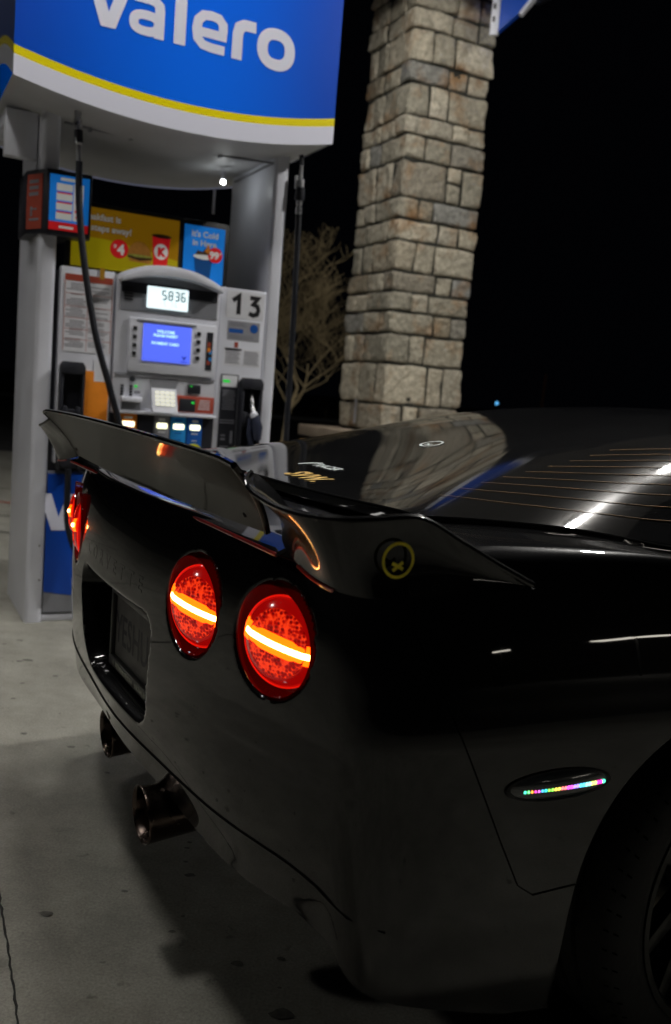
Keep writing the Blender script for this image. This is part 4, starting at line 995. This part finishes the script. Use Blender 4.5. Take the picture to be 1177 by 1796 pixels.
# tail lights
def tail_pt_plain(v):
    lo, hi = 0, acc[24*10]
    for _ in range(40):
        m_ = (lo+hi)/2
        if at_len(m_)[1] < v: lo = m_
        else: hi = m_
    return at_len(lo)[0] + .003
def tail_light(v, sgn):
    u = tail_pt(v, .776, 0).x - 0.0
    base = None
    lo = None
    # fascia surface without bowl
    lo_, hi_ = 0, acc[24*10]
    for _ in range(40):
        m_ = (lo_+hi_)/2
        if at_len(m_)[1] < v: lo_ = m_
        else: hi_ = m_
    us, vv = at_len(lo_); us += .004
    tilt = math.radians(30 if v > .5 else 25)
    t = empty('tail_light', (us + .007, -sgn*v, .776)); t.parent = car; t.rotation_euler = (0, 0, sgn*tilt)
    k_ = .96; RX = math.radians(10*sgn)
    X0 = .004
    # bowl: from the opening in the tail panel (offset inboard) down to the lens
    rows = []; ct, st_ = math.cos(sgn*tilt), math.sin(sgn*tilt)
    for f, push, rr2 in ((0, .000, .0), (.06, -.003, .0), (.16, .000, 0), (.35, .016, 0), (.55, .024, .0), (.75, .020, .002), (.9, .010, .001), (1., .006, 0)):
        row = []
        for k in range(72):
            a = 2*math.pi*k/72
            vo = v - .011 + .086*math.cos(a); zo = .086*math.sin(a); q_ = tail_pt_plain(vo)
            B_o = Vector((q_ - (us+.007) - .0005, -sgn*(vo - v), zo))
            B_l = Vector((B_o.x*ct + B_o.y*st_, -B_o.x*st_ + B_o.y*ct, B_o.z))
            Lp = Vector((X0+.004, -sgn*.0748*k_*math.cos(a), .0748*k_*math.sin(a)))
            p = B_l.lerp(Lp, f); p.x += push; row.append(tuple(p))
        rows.append(row)
    MB().grid(rows, closed=True).build('bezel', M['bowl'], t, smooth=True)
    MB().lathe([(.010, .0735*k_), (.001, .0725*k_), (-.006, .066*k_), (-.012, .0545*k_)], (X0, 0, 0), (1, 0, 0), 72).build('lens_ring', M['lensring'], t, smooth=True)
    MB().lathe([(.004, .0755*k_), (.0, .0745*k_), (.0015, .0728*k_), (.006, .0727*k_)], (X0, 0, 0), (1, 0, 0), 72).build('lens_rim', M['lensrim'], t, smooth=True)
    MB().lathe([(-.0115, .0555*k_), (-.0145, .0545*k_), (-.0175, .040), (-.0195, .02), (-.020, .0)], (X0, 0, 0), (1, 0, 0), 72).build('reflector', M['reflector'], t, smooth=True)
    def dome(r): return .020 - .0065*(r/.05)**2 if r < .05 else lerp(.0135, .001, min(1, (r-.05)/.020))
    def bar(hw, hh, up_, name, m, n=28):
        q = MB(); rows = []
        for k in range(n+1):
            a = lerp(-hw, hw, k/n); rr_ = []
            for dx, b in ((.004, hh+.0012), (0, hh), (-.0012, hh*.6), (-.0016, 0), (-.0012, -hh*.6), (0, -hh), (.004, -hh-.0012)):
                x = X0 - dome(math.hypot(a, b)) - up_
                rr_.append((x+dx, a*math.cos(RX) - b*math.sin(RX), a*math.sin(RX) + b*math.cos(RX)))
            rows.append(rr_)
        q.grid(rows); return q.build(name, m, t, smooth=True)
    bar(.0680, .0155, .0010, 'light_guide', M['barglow'])
    bar(.0610, .0043, .0034, 'light_bar', M['bartube'])
    return t
for sgn in (1, -1):
    for v, z in LAMPC: tail_light(v, sgn)
# plate and recess
pl_ = MB().box(.080, .084, -.1525, .1525, .520, .672).build('license_plate', M['plate'], car, bevel=.001)
q = MB()
for b_ in ((-.163, .163, .500, .524), (-.163, .163, .668, .682), (-.163, -.150, .524, .668), (.150, .163, .524, .668)): q.box(.070, .082, b_[0], b_[1], b_[2], b_[3])
q.build('plate_frame', M['frame'], pl_, bevel=.002)
tx = MB(); text_on(tx, 'YESHUA', .098, lambda x, y: (.0792, -x*.82, .560+y), bold=.001, align='CENTER'); tx.build('plate_number', M['platelet'], pl_)
q = MB(); r3 = random.Random(4)
x = -.135
while x < .135:
    w_ = r3.uniform(.005, .011)
    if r3.random() < .85: q.box(.0690, .0700, x, x+w_, .505+r3.uniform(0, .003), .518+r3.uniform(-.002, .001))
    x += w_+.004
q.build('frame_relief', M['frametext'], pl_)
# exhaust tips
def tip(y, x0, name='exhaust_tip'):
    t = MB(); ax = Vector((1, 0.0, .06)).normalized()
    t.lathe([(.26, .045), (.05, .054), (.006, .056), (.0, .058), (-.002, .0565), (.0, .054), (.006, .052), (.20, .045)], (x0, y, .312), ax, 48)
    e = t.build(name, M['exhaust'], car, smooth=True, auto=1.5)
    MB().lathe([(.05, .0515), (.16, .046), (.16, .0)], (x0, y, .312), ax, 32).build('tip_inner', M['soot'], e, smooth=True); return e
tip(.20, .085); tip(-.225, .042)
MB().box(.34, .62, -.4, .4, .25, .345).build('muffler', M['soot'], car, bevel=.03)
# spoiler
sp_ = empty('spoiler', (0, 0, 0)); sp_.parent = car
def solid(rows, th, name, m, parent, push=(1, 0, 0), bevel=0):
    """sheet given thickness along push"""
    pu = Vector(push); back = [[tuple(Vector(p)+pu*th) for p in r] for r in rows]; q = MB(); q.grid(rows); q.grid(back, flip=True)
    q.grid([rows[0], back[0]]); q.grid([rows[-1], back[-1]]); q.grid([[r[0] for r in rows], [r[0] for r in back]]); q.grid([[r[-1] for r in rows], [r[-1] for r in back]])
    return q.build(name, m, parent, smooth=True, weld=True, auto=.6)
rows = []
for i in range(13):
    t = i/12; row = []
    for j in range(61):
        c = 2*j/60-1; hw = lerp(.612, .660, t); bow = .022*(c*c)
        x = lerp(.082, .0, t) + .010*math.sin(math.pi*t) + (bow - .022); z = lerp(.938, 1.046, t) + (.012*(1-c*c))*t - .004*t*max(0, abs(c)-.93)/.07
        row.append((x, -c*hw, z))
    rows.append(row)
blade = solid(rows, .009, 'centre_blade', M['satin'], sp_)
q = MB().tube([(r[0]+.004, r[1], r[2]+.001) for r in rows[-1]], .0055, 8)
q.tube([(r[0][0]+.004, r[0][1], r[0][2]) for r in rows], .0055, 8); q.tube([(r[-1][0]+.004, r[-1][1], r[-1][2]) for r in rows], .0055, 8)
q.build('blade_edge', M['paint2'], blade, smooth=True)
# lower lip that carries the blade
rows = []
for i in range(5):
    t = i/4; rows.append([(lerp(.068, .10, t) + .012*((2*j/60-1)**2) + (.0), -(2*j/60-1)*.66, lerp(.922, .938, t) - .006*(2*j/60-1)**2) for j in range(61)])
ll = solid(rows, -.006, 'lower_lip', M['paint2'], sp_, push=(0, 0, 1))
MB().tube([(r[0], r[1], r[2]-.003) for r in rows[0]], .0034, 8).build('painted_glow_lip', M['redglow'], ll, smooth=True)
for y in (-.56, -.2, .2, .56): MB().lathe([(0, .006), (-.004, .0055), (-.006, 0)], (.072, y, .958), (1, 0, 0), 12).build('bolt', M['black'], sp_)
TOP = [(.035, .640, 1.030), (.018, .665, 1.024), (.012, .70, 1.012), (.014, .76, 1.002), (.022, .82, .998), (.040, .858, .998), (.068, .880, .999), (.11, .887, 1.001), (.175, .889, 1.002), (.24, .891, .972), (.31, .893, .938), (.372, .895, .910)]
BOT = [(.112, .615, .935), (.098, .64, .930), (.086, .70, .918), (.080, .76, .908), (.080, .82, .902), (.090, .856, .899), (.112, .878, .898), (.15, .885, .898), (.20, .888, .899), (.26, .890, .901), (.315, .892, .903), (.374, .895, .906)]
def resample(P, n):
    P = [Vector(p) for p in P]; out = []
    for i in range(n+1):
        x = i/n*(len(P)-1); k = min(int(x), len(P)-2); t = x-k; p0, p1, p2, p3 = P[max(0, k-1)], P[k], P[k+1], P[min(len(P)-1, k+2)]
        out.append(.5*((2*p1)+(-p0+p2)*t+(2*p0-5*p1+4*p2-p3)*t*t+(-p0+3*p1-3*p2+p3)*t**3))
    return out
T_, B_ = resample(TOP, 66), resample(BOT, 66)
for sgn in (1, -1):
    rows = []
    for i in range(13):
        t = i/12; row = []
        for j in range(67):
            p = B_[j].lerp(T_[j], t); f = sstep((.87-p.y)/.12); p = p + Vector((.020, 0, 0))*math.sin(math.pi*t)*f + Vector((0, -.006, 0))*math.sin(math.pi*t)*(1-f)
            row.append((p.x, -sgn*p.y, p.z))
        rows.append(row)
    w_ = .014; inner = []
    for r in rows:
        ir = []
        for j, p in enumerate(r):
            c = sstep((j/66-.28)/.2); tp = 1-sstep((j/66-.85)/.15)*.8
            ir.append((p[0] + w_*(1-c)*tp, p[1] + sgn*w_*c*tp, p[2]))
        inner.append(ir)
    q = MB(); q.grid(rows); q.grid(inner, flip=True); q.grid([rows[-1], inner[-1]]); q.grid([rows[0], inner[0]]); q.grid([[r[0] for r in rows], [r[0] for r in inner]]); q.grid([[r[-1] for r in rows], [r[-1] for r in inner]])
    fin = q.build('side_fin', M['paint2'], sp_, smooth=True, weld=True, auto=.8)
    MB().tube([(p[0]+.004*(1 if j < 30 else 0), p[1]+(sgn*.004 if j > 30 else 0), p[2]+.001) for j, p in enumerate(rows[-1])], .005, 8).build('fin_edge', M['paint2'], fin, smooth=True)
    bt = [p for j, p in enumerate(rows[0]) if 14 < j < 27]
    MB().tube([(p[0]-.001, p[1], p[2]-.002) for p in bt], .0022, 6).build('painted_glow_edge', M['redglow'], fin, smooth=True)
    if sgn == 1:
        # yellow ring sticker with a cross; x along the fin, z up
        def fm(x, y, o=0): 
            return (.1425+x, -.8912-o, .950+y)
        def ring_pt(cx, cz, r, n=40): return ellipse(cx, cz, r, r*.98, n)
        q = MB(); ribbon(q, ring_pt(0, 0, .0225), .0042, lambda x, y: fm(x, y), closed=True)
        ribbon(q, [(-.009, -.0035), (.0085, -.012)], .0048, lambda x, y: fm(x, y)); ribbon(q, [(-.0075, -.0135), (.0075, -.0025)], .0048, lambda x, y: fm(x, y, .0003))
        q.build('yellow_ring_sticker', M['sticker_y'], fin)
# deck fairing under the blade, fills between fascia and deck
# side markers
M['markers'] = [mat('marker led %d' % i, c, .4, emit=c, estr=2.4) for i, c in enumerate([(.1, 1, .6), (.2, 1, .3), (1, .35, .05), (1, .08, .5), (.9, .15, .9), (.1, .5, 1), (.05, .9, .8), (.3, 1, .1), (1, .75, .1), (1, .2, .2), (.9, .1, 1), (.35, .25, 1), (.1, .6, 1), (.3, 1, .9), (.9, .9, .2), (1, .05, .45)])]
def marker(sgn):
    cu, cz, ru, rz = .470, .600, .090, .0225
    t = empty('side_marker', (0, 0, 0)); t.parent = car; rows = []
    def pt(a, r, lift):
        u = cu + ru*r*math.cos(a); z = cz + rz*r*math.sin(a) + .0; p = side_pt(u, z, lift); return (p[0], -sgn*p[1], p[2])
    for r, lf in ((1.10, .0005), (1.08, .003), (1.0, .0035), (.98, .0015)): rows.append([pt(2*math.pi*k/48, r, lf) for k in range(48)])
    MB().grid(rows, closed=True).build('marker_trim', M['black'], t, smooth=True)
    rows = [[pt(2*math.pi*k/48, r, .0018+.007*(1-r*r)) for k in range(48)] for r in (.99, .9, .75, .5, .25, .01)]
    lens = MB().grid(rows, closed=True).build('marker_lens', M['markerglass'], t, smooth=True)
    n = 26
    for k in range(n):
        u = cu + lerp(-.064, .082, k/(n-1)); z = cz - .0035 + .0015*(k/n); p = side_pt(u, z, .0075-.004*abs(2*k/n-1)**2); c = Vector((p[0], -sgn*p[1], p[2]))
        q = MB().lathe([(0, 0), (.0005, .0036), (.0015, .0028), (.0019, 0)], c, (0, -sgn, 0), 8)
        q.build('marker_led', M['markers'][(k if k < 7 else 7+(k-7)//2+(k % 2)*0) % 16], lens)
marker(1); marker(-1)
# wheels
def wheel(cx, cy, R, wd, rimR, sgn):
    t = empty('wheel', (cx, -sgn*cy, R)); t.parent = car; ax = (0, -sgn, 0)
    h = wd/2
    prof = [(-h*.92, rimR), (-h, rimR+.02), (-h*1.02, R*.88), (-h*.93, R*.965), (-h*.80, R*.99)]
    for g_ in (-.45, -.15, .15, .45): prof += [(h*(g_-.05), R), (h*(g_-.03), R-.008), (h*(g_+.03), R-.008), (h*(g_+.05), R)]
    prof += [(h*.80, R*.99), (h*.93, R*.965), (h*.99, R*.93), (h*1.03, R*.88), (h*1.03, R*.82), (h*1.015, rimR+.03), (h*.98, rimR+.012), (h*.93, rimR)]
    ty = MB().lathe(prof, (0, 0, 0), ax, 96).build('tyre', M['tyre'], t, smooth=True, auto=.9)
    q = MB()
    for k in range(60):
        a = 2*math.pi*k/60; c, s_ = math.cos(a), math.sin(a)
        q.add([((R*.985)*math.cos(a+d), -sgn*yy, (R*.985)*math.sin(a+d)) if i < 2 else ((R*.935)*math.cos(a+d), -sgn*yy, (R*.935)*math.sin(a+d)) for i, (d, yy) in enumerate(((0, h*.87), (.012, h*.87), (.030, h*.995), (.018, h*.995)))], [(0, 1, 2, 3)])
    q.build('shoulder_groove', M['seam'], ty)
    rm = MB().lathe([(h*.93, rimR+.004), (h*.985, rimR+.006), (h*.99, rimR-.004), (h*.95, rimR-.010), (h*.86, rimR-.014), (h*.5, rimR-.030), (-h*.8, rimR-.03), (-h*.9, rimR)], (0, 0, 0), ax, 72).build('rim', M['rim'], t, smooth=True)
    q = MB()
    for k in range(10):
        a = 2*math.pi*k/10 + .17 + (.16 if k % 2 else -.0); c, s_ = math.cos(a), math.sin(a); px_, pz_ = -s_, c
        for f0, f1, w0, w1, y0, y1 in ((.05, rimR-.012, .019, .013, h*.52, h*.84),):
            V8 = []
            for f, w_, y in ((f0, w0, y0), (f1, w1, y1)):
                for dx, dy in ((-1, 0), (1, 0), (1, -1), (-1, -1)): V8.append((c*f+px_*w_*dx*(1 if dy == 0 else .7), -sgn*(y+dy*.035), s_*f+pz_*w_*dx*(1 if dy == 0 else .7)))
            q.add(V8, [(0, 1, 5, 4), (1, 2, 6, 5), (2, 3, 7, 6), (3, 0, 4, 7), (4, 5, 6, 7)])
    q.lathe([(h*.30, .07), (h*.50, .068), (h*.56, .05), (h*.50, .03), (h*.48, 0)], (0, 0, 0), ax, 32)
    q.build('spokes', M['rim'], rm, bevel=.003)
    MB().lathe([(-.01, .06), (-.01, .17), (.012, .17), (.012, .06)], (0, 0, 0), ax, 48).build('brake_disc', M['brake'], t, smooth=True)
    q = MB()
    a0 = math.pi*.92 if cx < 2 else .1
    for k in range(1): q.prism([(math.cos(a0+d)*r, math.sin(a0+d)*r) for d, r in ((-.35, .11), (-.4, .2), (-.15, .215), (.15, .215), (.4, .2), (.35, .11))], lambda a, b, d: (a, -sgn*d, b), -.03, .05)
    q.build('brake_caliper', M['soot'], t, bevel=.006)
for cx, R in ((.935, .336), (3.62, .325)):
    for sgn in (1, -1): wheel(cx, .765, R, .285 if cx < 2 else .24, .246, sgn)
# door mirrors and head of the car kept simple but real
for sgn in (1, -1):
    q = MB().lathe([(-.06, .0), (-.055, .035), (-.02, .055), (.03, .05), (.07, .02), (.075, 0)], (2.72, -sgn*.92, .93), (1, 0, 0), 20); q.build('door_mirror', M['paint'], car, smooth=True)
#@@BACK
# ------------------------------------------------------------------ far background
M['bark'] = mat('pale bark', (.46, .36, .20), .85, noise=.3, nscale=20)
def branch_tree(base, H, seed, name, label, spread=1.0, lean=(0, 0)):
    rr = random.Random(seed); t = empty(name, base); tag(t, label, 'tree')
    tr = MB(); br = MB()
    def grow(p, d, L, r, depth):
        n = 4; pts = [p]; q = Vector(p)
        for k in range(n):
            d = (d + Vector((rr.uniform(-.3, .3), rr.uniform(-.3, .3), rr.uniform(-.04, .16)))).normalized(); q = q + d*L/n; pts.append(q.copy())
        (tr if depth == 0 else br).tube(pts, [lerp(r, r*.62, k/n) for k in range(n+1)], 6 if depth < 2 else 4, cap=False)
        if depth >= 7: return
        for k in range(3 if depth < 6 else 2):
            a = rr.uniform(0, 6.28); e = Vector((math.cos(a)*spread, math.sin(a)*spread, rr.uniform(-.1, .55))); dd = (d*.8 + e*.85).normalized()
            src = pts[rr.choice((2, 3, 4))]; grow(src, dd, L*rr.uniform(.66, .84), max(.004, r*.6), depth+1)
    grow(Vector((0, 0, 0)), Vector((lean[0], lean[1], 1)).normalized(), H*.26, H*.0075, 0)
    tr.build('trunk', M['bark'], t, smooth=True); br.build('crown', M['bark'], t, smooth=True)
    return t
branch_tree((-.75, 12.6, 0), 4.7, 14, 'bare_tree', 'bare leafless tree with tangled pale branches behind the pump, left of the pillar', 1.1)
def leaf_mat(c): return mat('foliage', c, .7, noise=.4, nscale=3)
def bush(x, y, rx, rz, seed, label, c=(.045, .04, .022)):
    rr = random.Random(seed); t = empty('shrub', (x, y, .1)); tag(t, label, 'shrub', 'shrubs on the far planting bed'); q = MB()
    for k in range(1100):
        a, b = rr.uniform(0, 6.28), math.acos(rr.uniform(-.1, 1)); r = rr.uniform(.55, 1)**.5*(1+.15*math.sin(3*a+seed))
        p = Vector((rx*r*math.sin(b)*math.cos(a), rx*r*math.sin(b)*math.sin(a), rz*(.1+r*math.cos(b)))); s_ = rr.uniform(.04, .09)
        d1 = Vector([rr.uniform(-1, 1) for _ in range(3)]).normalized(); d2 = d1.cross(Vector([rr.uniform(-1, 1) for _ in range(3)])).normalized()
        q.add([p, p+d1*s_, p+d1*s_*.6+d2*s_*.5, p-d2*s_*.3], [(0, 1, 2, 3)])
    q.build('foliage', leaf_mat(c), t); MB().tube([(0, 0, -.1), (.02, 0, rz*.5)], .03, 6).build('stem', M['bark'], t)
bush(-2.9, 37.5, 1.0, .85, 1, 'rounded dull green shrub just right of the pump column in the dark', (.04, .055, .02))
bush(-.75, 37.8, .9, .75, 2, 'rounded brown shrub beside the left side of the pillar', (.07, .045, .025))
bush(-8.5, 38.5, 1.5, 1.5, 3, 'larger dark shrub behind the fuel pump')
# lit far pole and blue road lamp
pl2 = empty('street_pole', (6.2, 29, 0)); tag(pl2, 'thin distant rust coloured pole standing beyond the car roof', 'pole')
MB().tube([(0, 0, 0), (0, 0, 1.2), (.02, 0, 2.28)], .035, 8).build('shaft', mat('rusty steel', (.25, .10, .05), .8, noise=.3), pl2); MB().lathe([(0, 0), (.01, .05), (.05, .04), (.06, 0)], (.02, 0, 2.27), (0, 0, 1), 10).build('cap', M['rubber'], pl2)
bl = empty('distant_lamp', (9.9, 60, 0)); tag(bl, 'tiny blue lamp glowing far away just above the car roofline', 'lamp')
MB().tube([(0, 0, 0), (0, 0, 1.28)], .03, 6).build('post', M['rubber'], bl)
MB().lathe([(-.1, 0), (-.07, .07), (0, .1), (.07, .07), (.1, 0)], (0, 0, 1.38), (0, 0, 1), 12).build('lamp_head', mat('blue lamp', (.1, .4, .8), .4, emit=(.12, .5, .95), estr=1.6), bl)

for k, (x, y, z, w_, lb) in enumerate(((16.5, -9.6, 1.9, .5, 'added unseen low square lamp on a grey post far behind the camera'), (19.2, -5.6, 2.0, 1.5, 'added unseen long low strip lamp on a grey post far to the right'))):
    t = empty('added_lamp', (x, y, 0)); tag(t, lb, 'lamp')  # unseen lamps added for the streaks mirrored along the car's side
    MB().tube([(0, 0, 0), (0, 0, z)], .05, 8).build('post', M['black'], t)  # post and head of the added unseen lamp
    MB().box(-w_*.3, w_*.3, -w_, w_, z + .001, z + .07).build('lamp_head', mat('added lamp %d' % k, (1, 1, 1), .5, emit=(1, .93, .8), estr=11), t)
